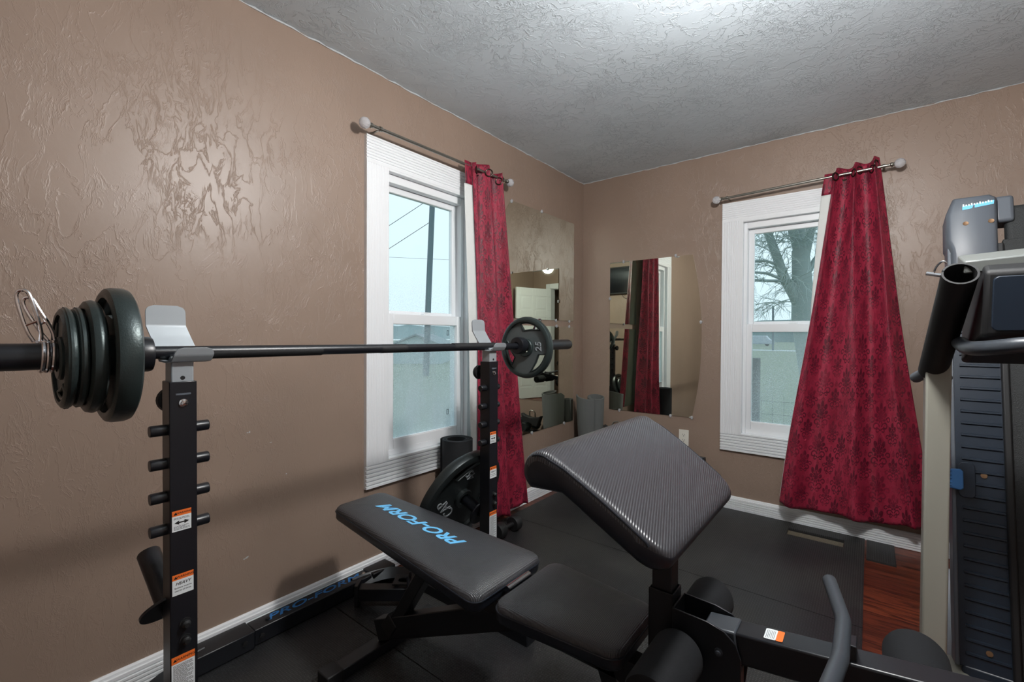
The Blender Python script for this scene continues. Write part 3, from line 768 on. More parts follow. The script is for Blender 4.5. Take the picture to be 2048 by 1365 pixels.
# wall-side bar: outer sleeves and lettered middle piece
mb = MB(); mb.box(.026, .116, -2.90, -2.664, .012, .078); mb.box(.026, .116, -2.145, -1.99-.16+.0, .012, .078) if False else None
mb.build('base_sleeve', 'black', rk, .004)
MB().box(.028, .114, -2.145, -2.02, .012, .078).build('base_sleeve', 'black', rk, .004)
mb = MB(); mb.box(.032, .106, -2.662, -2.147, .014, .0745); mid = mb.build('base_bar', 'black', rk, .004)
mb = MB(); mb.mesh(curve_mesh(text='PRO-FORM', size=.085, shear=.35, space=1.02, fat=.0016), Matrix.Translation((.066, -2.40, .0752)) @ Matrix.Rotation(R(90), 4, 'Z') @ Matrix.Diagonal((.96, .62, 1, 1)))
mb.build('base_lettering', 'dblue', mid, smooth=False)
for yy in (-2.60, -2.17):
    mb = MB(); mb.lathe([(.010, 0), (.010, .0015), (.0075, .0015), (.0075, .006), (0, .007)], (.072, yy, .0745), (0, 0, 1), 12); mb.build('bolt', 'chrome' if yy > -2.4 else 'blackm', mid)
for yy in (-2.70, -2.64):
    mb = MB(); mb.lathe([(.009, 0), (.009, .006), (0, .007)], (.116, yy, .05), (1, 0, 0), 12); mb.build('bolt', 'blackm', rk)

# short spotter arm lying on the mat by the base
t = thing('spotter_arm', 'short black steel arm with a hooked bracket on the mat beside the wall bar', 'spotter arm', (.25, -2.15, .01))
a_, b_ = Vector((.165, -2.235, .075)), Vector((.29, -2.105, .075))
MB().beam((.17, -2.255, .062), (.335, -2.12, .062), .05, .055).build('arm_tube', 'black', t, .003)
mb = MB(); mb.beam((.158, -2.264, .058), (.17, -2.254, .058), .062, .095); mb.build('end_bracket', 'black', t, .002)
d_ = (Vector((.335, -2.12, 0))-Vector((.17, -2.255, 0))).normalized(); n_ = Vector((-d_.y, d_.x, 0))
TT = frame(Vector((.335, -2.12, 0))-n_*.035, n_, (0, 0, 1), d_)
U = [(0, .012), (0, .15), (.018, .15), (.018, .115), (.052, .115), (.052, .14), (.075, .14), (.075, .09), (.055, .07), (.055, .012)]
TT2 = frame((.30, -2.185, .098), d_, n_, (0, 0, 1))
U2_ = [(-.02, 0), (.05, 0), (.05, .018), (.015, .018), (.0, .03), (.0, .045), (.015, .055), (.05, .055), (.05, .085), (-.02, .085)]
mb = MB(); mb.prism(U2_, frame((.305, -2.155, .098)-n_*0 if False else (.305, -2.16, .098), d_, n_, (0, 0, 1)), .006)
mb.prism(U, TT, .006); mb.build('hook_plate', 'black', t, .001)
mb = MB(); mb.lathe([(.009, 0), (.009, .007), (.006, .010), (0, .010)], Vector((.335, -2.12, .085))+n_*-.005+d_*.006, d_, 12); mb.build('bolt', 'chrome', t)

# ------------------------------------------------------------------ barbell
BZ = 1.152; bb = thing('barbell', 'long black barbell resting across the two grey rack hooks', 'barbell', (RX, -2.5, BZ))
yl, yr = -3.118, -1.80
MB().tube([(RX, yl, BZ+.003), (RX, yr, BZ-.003)], .0142, 24).build('shaft', 'black', bb)
for (a, b) in ((-2.52, -2.42), (-3.0, -2.72), (-2.2, -1.95)):
    n = int((b-a)/.004); pr = []
    for i in range(n+1): pr += [(.0147, a+(b-a)*i/n), (.0142, a+(b-a)*(i+.5)/n)]
    MB().lathe(pr, (RX, 0, BZ), (0, 1, 0), 20).build('knurling', 'blackm', bb)
for (e, s) in ((yl, -1), (yr, 1)):
    MB().lathe([(.016, -.012), (.036, -.010), (.038, -.004), (.038, .026), (.036, .030), (.0255, .030)], (RX, e, BZ), (0, s, 0), 36).build('collar', 'black', bb)
    MB().lathe([(.0252, .02), (.0252, .425), (.023, .432), (.012, .432), (0, .430)], (RX, e, BZ), (0, s, 0), 36).build('sleeve', 'black', bb)

def slot_loop(Rr, a, n=14):
    ro, ri = Rr*.80, Rr*.55; w = R(31); pts = [(ro*math.cos(a-w+2*w*i/n), ro*math.sin(a-w+2*w*i/n)) for i in range(n+1)]
    # inner chord runs roughly straight, skewed to one side
    p = (ri*math.cos(a+w*.72), ri*math.sin(a+w*.72)); q = (ri*1.13*math.cos(a-w*.2), ri*1.13*math.sin(a-w*.2))
    return pts+[p, q]
def weight_plate(label, c, face, Rr, th, slots=True, num=None, numrot=0, word=None, mat='iron', up=(0, 0, 1), a0=0., group=None, hole=.0262):
    """c: centre of the outer face side; face: direction the front looks"""
    t = thing('weight_plate', label, 'weight plate', tuple(c), group=group); c, face = Vector(c), Vector(face).normalized()
    up = Vector(up); e2 = (up-face*up.dot(face)).normalized(); e1 = e2.cross(face)
    T = frame(c, e1, e2, face); h2 = th/2; rr = Rr*.85
    pr = [(rr, h2-.001), (rr+.004, h2), (Rr-.010, h2), (Rr-.003, h2-.004), (Rr, h2-.012), (Rr, -h2+.012), (Rr-.003, -h2+.004), (Rr-.010, -h2), (rr+.004, -h2), (rr, -h2+.001)]
    MB().lathe(pr, c, face, 72, close=True).build('rim', mat, t)
    hb = max(.042, Rr*.20)
    pr = [(hole, h2+.001), (hb-.003, h2+.001), (hb, h2-.002), (hb, -h2+.002), (hb-.003, -h2-.001), (hole, -h2-.001)]
    MB().lathe(pr, c, face, 40, close=True).build('hub', mat, t)
    wt = th*.30
    if slots:
        loops = [circ(rr+.002, 80), circ(hb-.003, 32)]; sl = [slot_loop(Rr, a0+2*PI*k/3) for k in range(3)]
        me = curve_mesh(loops+sl, depth=wt*1.1); MB().mesh(me, T).build('web', mat if mat != 'iron' else 'ironface', t, ang=30)
        # raised lip round every slot
        for lp in sl:
            pts = [T @ Vector((x, y, wt*.55)) for x, y in lp]; MB().tube(pts, .0035, 8, closed=True).build('slot_lip', mat, t)
    else:
        me = curve_mesh([circ(rr+.002, 80), circ(hb-.003, 32)], depth=wt); MB().mesh(me, T).build('web', mat, t, ang=30)
    def word_(s, size, ang, rad, tw, mt, sh=.12):
        T3 = T @ Matrix.Rotation(ang, 4, 'Z') @ Matrix.Translation((rad, 0, wt*.55)) @ Matrix.Rotation(tw, 4, 'Z')
        MB().mesh(curve_mesh(text=s, size=size, shear=sh, depth=.004, bev=.0004), T3).build('raised_lettering', mt, t, smooth=False)
    if num: word_(num[0], num[1], num[2], num[3], num[4], 'silver')
    if word:
        for wd_ in word: word_(wd_[0], wd_[1], wd_[2], wd_[3], wd_[4], 'silver')
    return t
def spring_clip(label, y, s, phi):
    t = thing('spring_collar', label, 'collar clip', (RX, y, BZ), group='chrome spring collars')
    pts = []; n = 3*24
    for i in range(n+1):
        a = phi+2*PI*3*i/n; pts.append((RX+.0285*math.sin(a), y+s*(.003+.021*i/n), BZ+.0285*math.cos(a)))
    mb = MB(); mb.tube(pts, .0033, 8)
    mb.build('coil', 'chrome', t)
    # two wire handle loops rising from the coil ends
    def loop(yb, lean, top, w):
        e = Vector((math.sin(phi), 0, math.cos(phi))); sd = Vector((.45, .89, 0)); o = Vector((RX, yb, BZ))
        P = [o+e*.028+sd*w*.45, o+e*.05+sd*w+Vector((0, lean*.25, 0)), o+e*(top-.015)+sd*w+Vector((0, lean*.95, 0)), o+e*top+sd*w*.6+Vector((0, lean, 0)),
             o+e*top-sd*w*.6+Vector((0, lean, 0)), o+e*(top-.015)-sd*w+Vector((0, lean*.95, 0)), o+e*.05-sd*w+Vector((0, lean*.25, 0)), o+e*.028-sd*w*.45]
        q = MB(); q.tube(P, .0031, 8, smooth=2)
        q.tube([o+e*.068+sd*w+Vector((0, lean*.5, 0)), o+e*.058-sd*w+Vector((0, lean*.35, 0))], .0022, 6)
        q.build('handle_loop', 'chrome', t)
    loop(y+s*.024, s*.018, .125, .011); loop(y+s*.005, s*.030, .112, .010)
    return t
gl = 'weight plates loaded on the near end of the bar'
weight_plate('largest of four dark plates on the near end of the barbell, beside the hook', (RX, -3.168, BZ), (0, 1, 0), .138, .042, True, ('25', .04, 0, .068, R(90)), group=gl, a0=R(80))
weight_plate('mid-sized dark plate on the near end of the barbell, next to the largest', (RX, -3.206, BZ-.002), (0, -1, 0), .113, .026, False, group=gl)
weight_plate('small dark plate on the near end of the barbell, third from the hook', (RX, -3.226, BZ-.003), (0, -1, 0), .0985, .019, False, group=gl)
weight_plate('outermost small dark plate on the near end of the barbell, against the chrome clip', (RX, -3.243, BZ-.004), (0, -1, 0), .099, .020, True, None, group=gl, a0=R(30))
weight_plate('grey plate marked 25 with three cut-outs on the far end of the barbell', (RX, -1.735, BZ-.010), (0, -1, 0), .140, .036, True, ('25', .044, R(4), .072, R(90)), a0=R(75))
spring_clip('chrome spring clip with a tall wire handle on the near end of the barbell', -3.255, -1, R(-6))
spring_clip('chrome spring clip behind the plate marked 25 on the far end of the barbell', -1.712, 1, R(12))
# plates stored on the rack horn (far post)
hd = Vector((-.92, 0, .40)).normalized(); hp = Vector((RX-.027, YR+.012, .445))
c45 = hp+hd*.125+Vector((0, -.032, .010))
weight_plate('big black plate with raised lettering and number 45 leaning on the far rack post', c45, -hd, .220, .044, True,
             ('45', .060, R(86), .112, R(48)), word=[('CAP', .068, R(200), .088, R(-66))], mat='darkiron', a0=R(100))
weight_plate('smaller black plate hidden behind the one marked 45 on the far rack post', c45+hd*.046+Vector((0, .02, 0)), -hd, .172, .036, True, None, mat='darkiron', a0=R(20))

# ------------------------------------------------------------------ weight bench
AY = -2.36
bn = thing('weight_bench', 'black adjustable weight bench with lettered back pad, slanted curl pad and foam rollers', 'weight bench', (1.1, AY, 0))
def outline(L, w0, w1, r, inset, n=8):
    """rounded trapezoid: x 0..L, half width w0 at x=0 and w1 at x=L"""
    a0, a1 = w0-inset, w1-inset; x0, x1 = inset, L-inset; rr = max(.002, r-inset*.5); pts = []
    for (cx, cy, s) in ((x1-rr, a1-rr, 0), (x0+rr, a0-rr, 90), (x0+rr, -a0+rr, 180), (x1-rr, -a1+rr, 270)):
        for k in range(n+1): t_ = R(s+90*k/n); pts.append((cx+rr*math.cos(t_), cy+rr*math.sin(t_)))
    return pts
def pad(name, T, L, w0, w1, r, th, parent, mats, crown=.008):
    rings = [(.012, 0), (.003, .002), (0, .008), (0, th-.018), (.002, th-.009), (.007, th-.003), (.016, th), (.035, th+crown*.45), (.07, th+crown*.85), (.10, th+crown)]
    mb = MB(); vs = []; n = None
    for ins, z in rings:
        o_ = outline(L, w0, w1, r, ins); n = len(o_); vs += [(x, y, z) for x, y in o_]
    fs = []; mi = []
    for i in range(len(rings)-1):
        for k in range(n): fs.append((i*n+k, i*n+(k+1) % n, (i+1)*n+(k+1) % n, (i+1)*n+k)); mi.append(1 if i < 3 else 0)
    fs.append(tuple(range(n))); mi.append(1); fs.append(tuple((len(rings)-1)*n+k for k in range(n))); mi.append(0)
    mb.add(vs, fs, T); mb.mi = mi
    o = mb.build(name, mats, parent, ang=60)
    sm = MB(); o_ = outline(L, w0, w1, r, -.0008); sm.tube([T @ Vector((x, y, th-.019)) for x, y in o_], .0022, 6, closed=True); sm.build('piping', 'leatherside', o)
    return o
# backrest: hinge at x~1.10, head end x~.325
zb0, zb1 = .448, .497
dx = Vector((.322-1.105, 0, zb1-zb0)).normalized(); T = frame((1.105, AY, zb0), dx, (0, -1, 0))
if T.to_3x3().col[2].z < 0: T = frame((1.105, AY, zb0), dx, (0, 1, 0))
bp = pad('backrest_pad', T, .785, .158, .112, .035, .050, bn, ['leather', 'leatherside'])
n3 = T.to_3x3().col[2]
# lettering reads from hinge to head, upside down for the viewer
tx = curve_mesh(text='PRO-FORM', size=.098, shear=.45, space=1.0, depth=.001, fat=.0026)
Tl = frame(Vector((1.105, AY, zb0))+dx*.425+n3*.0585+Vector((0, .012, 0)), dx, n3.cross(dx), n3) @ Matrix.Diagonal((.86, .66, 1, 1))
MB().mesh(tx, Tl).build('backrest_lettering', 'blue', bp, smooth=False)
T = frame((1.150, AY, .452), (1, 0, -.01), (0, 1, 0)); sp_ = pad('seat_pad', T, .345, .148, .122, .04, .050, bn, ['leather', 'leatherside'])
MB().box(1.14, 1.42, AY-.09, AY+.09, .440, .452).build('seat_board', 'blackm', bn, .002)
MB().beam((1.07, AY, .436), (.42, AY, .477), .16, .012).build('backrest_board', 'blackm', bn, .002)
# hinge and frame
for q in (-.06, .06): MB().beam((1.04, AY+q, .425), (1.19, AY+q, .43), .006, .045).build('hinge_plate', 'blackm', bn)
MB().tube([(1.122, AY-.045, .478), (1.122, AY+.06, .478)], .011, 14).build('hinge_pin', 'chrome', bn)
MB().beam((.475, AY, .085), (1.13, AY, .395), .05, .075).build('main_rail', 'black', bn, .003)
MB().beam((1.10, AY, .395), (1.72, AY, .395), .05, .06).build('seat_beam', 'black', bn, .003)
MB().beam((.556, AY, .12), (.775, AY, .45), .045, .045, up=(1, 0, 0)).build('backrest_strut', 'black', bn, .003)
MB().beam((.535, AY, .105), (.578, AY, .165), .058, .058, up=(1, 0, 0)).build('strut_socket', 'blackm', bn, .003)
mb = MB(); mb.box(.463, .522, -2.560, -2.165, .014, .052); cb = mb.build('rear_foot', 'black', bn, .003)
for (a, b) in ((-2.606, -2.545), (-2.178, -2.114)): MB().box(.459, .526, a, b, .010, .057).build('end_cap', 'blackm', cb, .004)
MB().beam((1.41, AY, .40), (1.55, AY, .03), .05, .05, up=(1, 0, 0)).build('seat_leg', 'black', bn, .003)
MB().beam((1.685, AY, .50), (1.685, AY, .03), .05, .062, up=(1, 0, 0)).build('front_leg', 'black', bn, .003)
mb = MB(); mb.box(1.655, 1.715, AY-.25, AY+.25, .010, .05); mb.build('front_foot', 'black', bn, .004)
# preacher post and sleeve
MB().box(1.531, 1.577, AY-.022, AY+.023, .42, .80).build('curl_pad_post', 'black', bn, .003)
mb = MB(); mb.box(1.526, 1.582, AY-.028, AY-.025, .36, .622); mb.box(1.526, 1.582, AY+.025, AY+.028, .36, .622); mb.box(1.526, 1.529, AY-.028, AY+.028, .36, .622); mb.box(1.579, 1.582, AY-.028, AY+.028, .36, .622)
mb.build('post_sleeve', 'black', bn, .001)
# preacher pad: profile (s down the slope, n normal), swept across y
P0 = Vector((1.392, 0, .969)); P1 = Vector((1.645, 0, .806)); dS = (P1-P0).normalized(); dN = Vector((-dS.z, 0, dS.x)); dN = dN if dN.z > 0 else -dN
Lp = (P1-P0).length; W0, W1_ = .280, .250; ny = 60; th = .050; rollr = .046
def prof_at(f):
    """f in [0,1] 0 centre, 1 side edge; returns closed loop of (s,n)"""
    edge = max(0, (f-.84)/.16); Lx = Lp+.012-.055*(1-math.sqrt(max(0, 1-edge**2)))
    q = max(0, (f-.93)/.07); k = 1-.42*(1-math.sqrt(max(0, 1-q*q)))      # soften at the side edge
    pts = []
    cS, cN = .030, -rollr
    for i in range(19):        # roll: from underneath round the top of the slope
        a = R(-95-175*i/18)     # from under to top
        pts.append((cS+rollr*k*math.cos(a)*1.0, cN+rollr*k*math.sin(a)))
    n_s = 14
    for i in range(1, n_s+1):
        s = cS+.02+(Lx-.022-cS-.02)*i/n_s; pts.append((s, (.006*math.sin(PI*s/Lp)) - (1-k)*.03))
    for i in range(1, 9):
        a = R(90-180*i/8); rr_ = .021*k; pts.append((Lx-.022+rr_*math.cos(a), -.024+ .024*k*math.sin(a) - 0*k))
    for i in range(1, 8):
        s = Lx-.022+(.062-Lx+.022)*i/8; pts.append((s, -.048*(1-(1-k)*.4)))
    return pts
mb = MB(); vs = []; K = None; ys = []
for j in range(ny+1):
    g = -1+2*j/ny; g = math.sin(g*PI/2)*.35+g*.65; ys.append(g)
for g in ys:
    pr = prof_at(min(1, abs(g))); K = len(pr)
    for s, n in pr:
        wdt = W0+(W1_-W0)*max(0, min(1, s/Lp)); p = P0+dS*s+dN*n; vs.append((p.x, AY+g*wdt, p.z))
fs = []; mi = []
for j in range(ny):
    for k in range(K):
        fs.append((j*K+k, j*K+(k+1) % K, (j+1)*K+(k+1) % K, (j+1)*K+k)); mi.append(0 if 8 <= k < 34 else 1)
fs.append(tuple(range(K))); mi.append(1); fs.append(tuple(ny*K+k for k in range(K))); mi.append(1)
mb.add(vs, fs); mb.mi = mi; pp_ = mb.build('curl_pad', ['leather2', 'leatherside'], bn, ang=50)
for sg in (-1, 1):
    sm = MB(); ln = []
    for k in range(12, 34):
        pr = prof_at(.985); s, n = pr[k]; wdt = W0+(W1_-W0)*max(0, min(1, s/Lp)); p = P0+dS*s+dN*n; ln.append((p.x, AY+sg*wdt*.992, p.z))
    sm.tube(ln, .0022, 6); sm.build('piping', 'leatherside', pp_)
MB().beam(P0+dS*.08-dN*.058+Vector((0, AY, 0)), P0+dS*.28-dN*.058+Vector((0, AY, 0)), .30, .014).build('curl_pad_board', 'blackm', bn, .002)
# pivot bracket (U of two plates) right of the post
def brk(yc):
    prof = [(1.584, .600), (1.655, .598), (1.690, .590), (1.712, .572), (1.722, .545), (1.722, .50), (1.715, .44), (1.584, .44)]
    T = frame((0, yc, 0), (1, 0, 0), (0, 0, 1), (0, -1, 0)); return prof, T
mb = MB()
for yc in (AY-.035, AY+.039): pr, T = brk(yc); mb.prism(pr, T, .004)
mb.box(1.584, 1.588, AY-.037, AY+.037, .44, .602); mb.build('pivot_bracket', 'black', bn, .001)
for s in (-1, 1): MB().lathe([(.008, 0), (.008, .003), (.005, .003), (.005, .008), (0, .009)], (1.680, AY+s*.039, .545), (0, s, 0), 14).build('bolt', 'gun', bn)
MB().lathe([(.008, 0), (.008, .012), (0, .013)], (1.588, AY-.01, .575), (1, 0, 0), 10).build('bolt', 'gun', bn)
# lever arm
A0, A1 = Vector((1.650, AY, .551)), Vector((2.12, AY, .611)); da = (A1-A0).normalized()
MB().beam(A0+da*.062, A1, .058, .062).build('lever_arm', 'black', bn, .004)
MB().beam(A0, A0+da*.064, .062, .066).build('arm_end_cap', 'gun', bn, .004, label='grey plastic cap on the end of the lever arm')
st = MB(); up_ = da.cross(Vector((0, 1, 0))); up_ = up_ if up_.z > 0 else -up_
T = frame(Vector((1.778, AY, .578+.0))+Vector((0, 0, 0)), da, (0, 1, 0), up_)
ta = (1.778-1.650)/da.x; ctr = A0+da*ta+up_*.0316; T = frame(ctr, da, (0, 1, 0), up_)
st.prism(outline(.021, .019, .019, .003, 0), T @ Matrix.Translation((-.016, 0, 0)), .0006, 0); st.prism(outline(.012, .019, .019, .003, 0), T @ Matrix.Translation((.005, 0, 0)), .0006, 1)
for k in range(6): st.box(-.013+k*.0028, -.0122+k*.0028, -.015, .013, .0007, .0009, T, 2)
st.build('arm_sticker', ['paper', 'orange', 'greyp'], bn, smooth=False)
# rollers
def roller(x, y0, y1, z, r, name='foam_roller'):
    s = 1 if y1 > y0 else -1; L = abs(y1-y0)
    o = MB().lathe([(.014, 0), (r-.012, 0), (r-.003, .004), (r, .014), (r, L-.014), (r-.003, L-.004), (r-.012, L), (.014, L)], (x, y0, z), (0, s, 0), 40).build(name, 'foam', bn)
    MB().lathe([(.0145, L-.002), (.0145, L+.004), (.011, L+.006), (0, L+.004)], (x, y0, z), (0, s, 0), 24).build('roller_cap', 'blackm', o)
for s in (-1, 1):
    roller(1.603, AY+s*.045, AY+s*.225, .515, .052)
    roller(1.998, AY+s*.034, AY+s*.215, .542, .053)
MB().tube([(1.603, AY-.05, .515), (1.603, AY+.05, .515)], .012, 12).build('roller_axle', 'black', bn)
MB().tube([(1.998, AY-.05, .542), (1.998, AY+.05, .542)], .012, 12).build('roller_axle', 'black', bn)
# curl handle
hz = .640
mb = MB(); mb.tube([(1.853, -2.165, hz+.014), (1.881, -2.285, hz+.001), (1.8835, -2.30, hz), (1.884, -2.42, hz), (1.8835, -2.435, hz+.001), (1.872, -2.56, hz+.014)], .0132, 20)
mb.build('curl_handle', 'gun', bn, label='dark grey bent curl handle')
MB().box(1.876, 1.906, AY-.020, AY+.020, .60, .642).build('handle_bracket', 'black', bn, .002)

# ------------------------------------------------------------------ rolled black mat by the window
def spiral_roll(label, cx, cy, r0, r1, turns, th, z0, z1, mat, tail=None, a0=0., cat='mat', corner=0., taper=1., lean=(0, 0)):
    pts = []; n = int(turns*40)
    for i in range(n+1):
        a = a0+2*PI*turns*i/n; r_ = r0+(r1-r0)*i/n; pts.append((cx+r_*math.cos(a), cy+r_*math.sin(a)))
    if tail: pts += tail
    L = []; Rr = []
    for i, p in enumerate(pts):
        q = pts[min(i+1, len(pts)-1)]; o = pts[max(i-1, 0)]; d = Vector((q[0]-o[0], q[1]-o[1])).normalized(); nx, ny = -d.y, d.x
        L.append((p[0]+nx*th/2, p[1]+ny*th/2)); Rr.append((p[0]-nx*th/2, p[1]-ny*th/2))
    mb = MB(); N = len(pts); vs = []; dl = [0]
    for a, b in zip(pts, pts[1:]): dl.append(dl[-1]+math.hypot(b[0]-a[0], b[1]-a[1]))
    for i in range(N):
        e = dl[-1]-dl[i]; zt = z1
        if corner and e < corner: zt = z1-corner+math.sqrt(max(0, corner**2-(corner-e)**2))
        b_ = lambda p: (cx+(p[0]-cx)*taper, cy+(p[1]-cy)*taper); up = (zt-z1)*1.; sl = lambda p: up*0-((p[0]-cx)*lean[0]+(p[1]-cy)*lean[1])*1.
        vs += [(*b_(L[i]), z0), (*b_(Rr[i]), z0), (Rr[i][0]+lean[0]*.12, Rr[i][1]+lean[1]*.12, zt+sl(Rr[i])), (L[i][0]+lean[0]*.12, L[i][1]+lean[1]*.12, zt+sl(L[i]))]
    fs = [(0, 1, 2, 3), tuple((N-1)*4+k for k in (3, 2, 1, 0))]
    for i in range(N-1):
        for k in range(4): k2 = (k+1) % 4; fs.append((i*4+k, (i+1)*4+k, (i+1)*4+k2, i*4+k2))
    mb.add(vs, fs); o = mb.build('rolled_mat', mat, None, .002, label=label); o['category'] = cat; return o
spiral_roll('black foam mat rolled up and standing under the wet window', .125, -1.615, .052, .088, 2.6, .012, .0, .622, 'blackmat')
# grey mat in the corner, loosely rolled with one free flap
tail = [(.16, -.235), (.125, -.265), (.095, -.30), (.075, -.335)]
pts0 = []
spiral_roll('thick grey foam mat loosely rolled with a free flap in the corner', .215, -.165, .050, .066, 1.25, .011, .011, .715, 'greyfoam', a0=R(-170),
            tail=[(.205, -.252), (.175, -.262), (.145, -.262), (.115, -.255), (.085, -.235), (.065, -.21), (.052, -.18)], corner=.03, taper=.74, lean=(.13, -.17))
spiral_roll('narrow grey foam mat rolled up in the corner behind the loose grey one', .105, -.075, .028, .046, 1.6, .010, .011, .66, 'greyfoam')

# ------------------------------------------------------------------ dumbbell rack below the back mirror
t = thing('dumbbell_rack', 'low black two-rail dumbbell rack mostly hidden behind the curl pad', 'weight rack', (.55, -.2, 0))
mb = MB()
mb.beam((.36, -.24, .032), (.36, -.05, .032), .05, .04); mb.beam((1.0, -.24, .032), (1.0, -.05, .032), .05, .04)
mb.box(.34, .385, -.10, -.06, .03, .34); mb.box(.98, 1.025, -.10, -.06, .03, .34); mb.build('rack_frame', 'black', t, .004)
for y_, z_ in ((-.20, .29), (-.10, .34)): MB().beam((.335, y_, z_), (1.03, y_, z_), .03, .03).build('rack_rail', 'black', t, .003)
def dumbbell(label, p, d, r, L, mat='darkiron'):
    p, d = Vector(p), Vector(d).normalized(); t = thing('dumbbell', label, 'dumbbell', tuple(p), group='hex dumbbells on the low rack')
    for s in (-1, 1):
        MB().lathe([(0, 0), (r*.8, 0), (r, .012), (r, .05), (r*.8, .062), (0, .062)], p+d*s*(L/2-.06), d*s, 6).build('hex_head', mat, t, .003)
    MB().tube([p-d*L/2*.8, p+d*L/2*.8], .014, 14).build('grip', 'chrome', t)
dumbbell('dark green-black hex dumbbell in the middle of the low dumbbell rack', (.56, -.15, .408), (.2, 1, 0), .05, .20)
dumbbell('dark hex dumbbell on the low rack, under the winged grip handle', (.44, -.15, .402), (-.1, 1, 0), .045, .19)
dumbbell('dark hex dumbbell on the low rack, the one farthest from the grey mats', (.66, -.15, .400), (.1, 1, 0), .042, .17)
t = thing('dumbbell', 'small black dumbbell on the mat at the foot of the grey rolled mats', 'dumbbell', (.13, -.33, .01))
for q in (-.05, .05): MB().lathe([(0, 0), (.03, 0), (.036, .008), (.036, .04), (.03, .048), (0, .048)], (.13+q, -.33, .047), (1 if q > 0 else -1, 0, 0), 24).build('round_head', 'blackm', t)
MB().tube([(.085, -.33, .047), (.175, -.33, .047)], .013, 12).build('grip', 'blackm', t)
t = thing('grip_handle', 'black winged cable grip attachment with a steel loop lying on the dumbbells', 'exercise handle', (.44, -.17, .42))
T = frame((.41, -.16, .435), (1, 0, 0), (0, 0, 1), (0, -1, 0))
MB().prism([(-.11, .07), (-.08, .055), (0, .045), (.07, .06), (.10, .075), (.07, -.03), (.02, -.045), (0, 0), (-.03, -.02), (-.07, -.03)], T, .05).build('wings', 'blackm', t, .004)
MB().tube([(.37, -.185, .47), (.37, -.185, .535), (.43, -.185, .545), (.43, -.185, .49)], .006, 8, smooth=1).build('steel_loop', 'nickel', t)
t = thing('dumbbell', 'small black round-ended dumbbell on the mat at the foot of the bunched curtain', 'dumbbell', (.235, -1.30, .01))
for s in (-1, 1): MB().lathe([(0, 0), (.04, 0), (.045, .008), (.045, .045), (.038, .052), (0, .052)], (.235, -1.30+s*.045, .056), (0, s, 0), 28).build('round_head', 'blackm', t)
MB().tube([(.235, -1.35, .056), (.235, -1.25, .056)], .014, 12).build('grip', 'blackm', t)

# ------------------------------------------------------------------ treadmill (folded up)
tm = thing('treadmill', 'folded treadmill with upright ribbed deck, beige posts and a dark console', 'treadmill', (2.5, -1.2, 0))
for px_ in (2.089, 2.961): 
    MB().box(px_-.031, px_+.029, -1.455, -1.375, .0, 1.135).build('upright_post', 'beige', tm, .006, 3)
MB().lathe([(.007, 0), (.007, .004), (.004, .006), (0, .006)], (2.118, -1.41, 1.07), (1, 0, 0), 12).build('bolt', 'blackm', tm)
mb = MB(); mb.box(2.145, 2.195, -1.373, -.70, .0, .06); mb.box(2.855, 2.905, -1.373, -.70, 0, .06); mb.box(2.145, 2.905, -.699, -.62, 0, .06); mb.build('base_frame', 'beige', tm, .006)
# deck: leaning frame. local X across, Y up the deck, Z towards the camera
Bp, Tp = Vector((0, -1.25, .06)), Vector((0, -.86, 1.56)); dl_ = (Tp-Bp); DL = dl_.length; dl_.normalize(); nz = Vector((1, 0, 0)).cross(dl_)
nz = nz if nz.y < 0 else -nz
DT = frame((2.165, Bp.y, Bp.z), (1, 0, 0), dl_, nz)
DWt = .72
mb = MB(); mb.box(.02, DWt-.02, .0, DL, -.075, -.02, DT); mb.build('deck_board', 'blackm', tm, .003)
for u0, nm in ((0, 'left'), (DWt-.145, 'right')):
    mb = MB()
    mb.box(u0, u0+.145, .02, DL, -.085, -.004, DT); fr_ = mb.build('foot_rail', 'rail', tm, .005)
    mb = MB(); k = .06; i = 0
    while k < DL-.06:
        mb.prism([(k, 0), (k+.003, .006), (k+.009, .006), (k+.012, 0)], DT @ frame((u0+.022, 0, -.004), (0, 1, 0), (0, 0, 1), (1, 0, 0)), .105); k += .0435; i += 1
    mb.build('grip_ribs', 'rail', fr_, ang=50)
    mb = MB(); mb.box(u0+.130, u0+.150, .02, DL, -.07, .012, DT) if u0 == 0 else mb.box(u0-.005, u0+.015, .02, DL, -.07, .012, DT); mb.build('rail_lip', 'blackm', fr_, .005)
    ex = u0 if u0 == 0 else u0+.145
    mb = MB(); mb.box(ex-.006, ex+.006, .02, DL, -.088, .001, DT); mb.build('rail_edge', 'greyp', fr_, .003)
    for v in (.085, .665):
        mb = MB(); mb.lathe([(.007, .0), (.009, .003), (0, .0035)], DT @ Vector((u0+.078, v, -.003)), nz, 16); mb.build('screw', 'bolt', fr_)
MB().box(.150, DWt-.150, .02, DL+.02, -.03, -.006, DT).build('running_belt', 'belt', tm, .003)
MB().box(.012, DWt-.012, -.10, .03, -.10, -.002, DT).build('deck_end_cover', 'rail', tm, .01)
# blue latch
mb = MB(); mb.prism([(0, -.034), (.030, -.038), (.038, -.030), (.038, .030), (.030, .038), (0, .034)], DT @ Matrix.Translation((-.014, .640, -.022)), .038)
for k in range(5): mb.box(-.019, -.006, .611+k*.013, .617+k*.013, -.022, .0185, DT)
mb.build('fold_latch', 'latch', tm, .003, label='blue ribbed folding latch')
MB().prism(outline(.125, .022, .022, .015, 0), DT @ frame((.034, .580, -.002), (0, 1, 0), (-1, 0, 0), (0, 0, 1)), .006).build('latch_recess', 'rail', tm, .002)
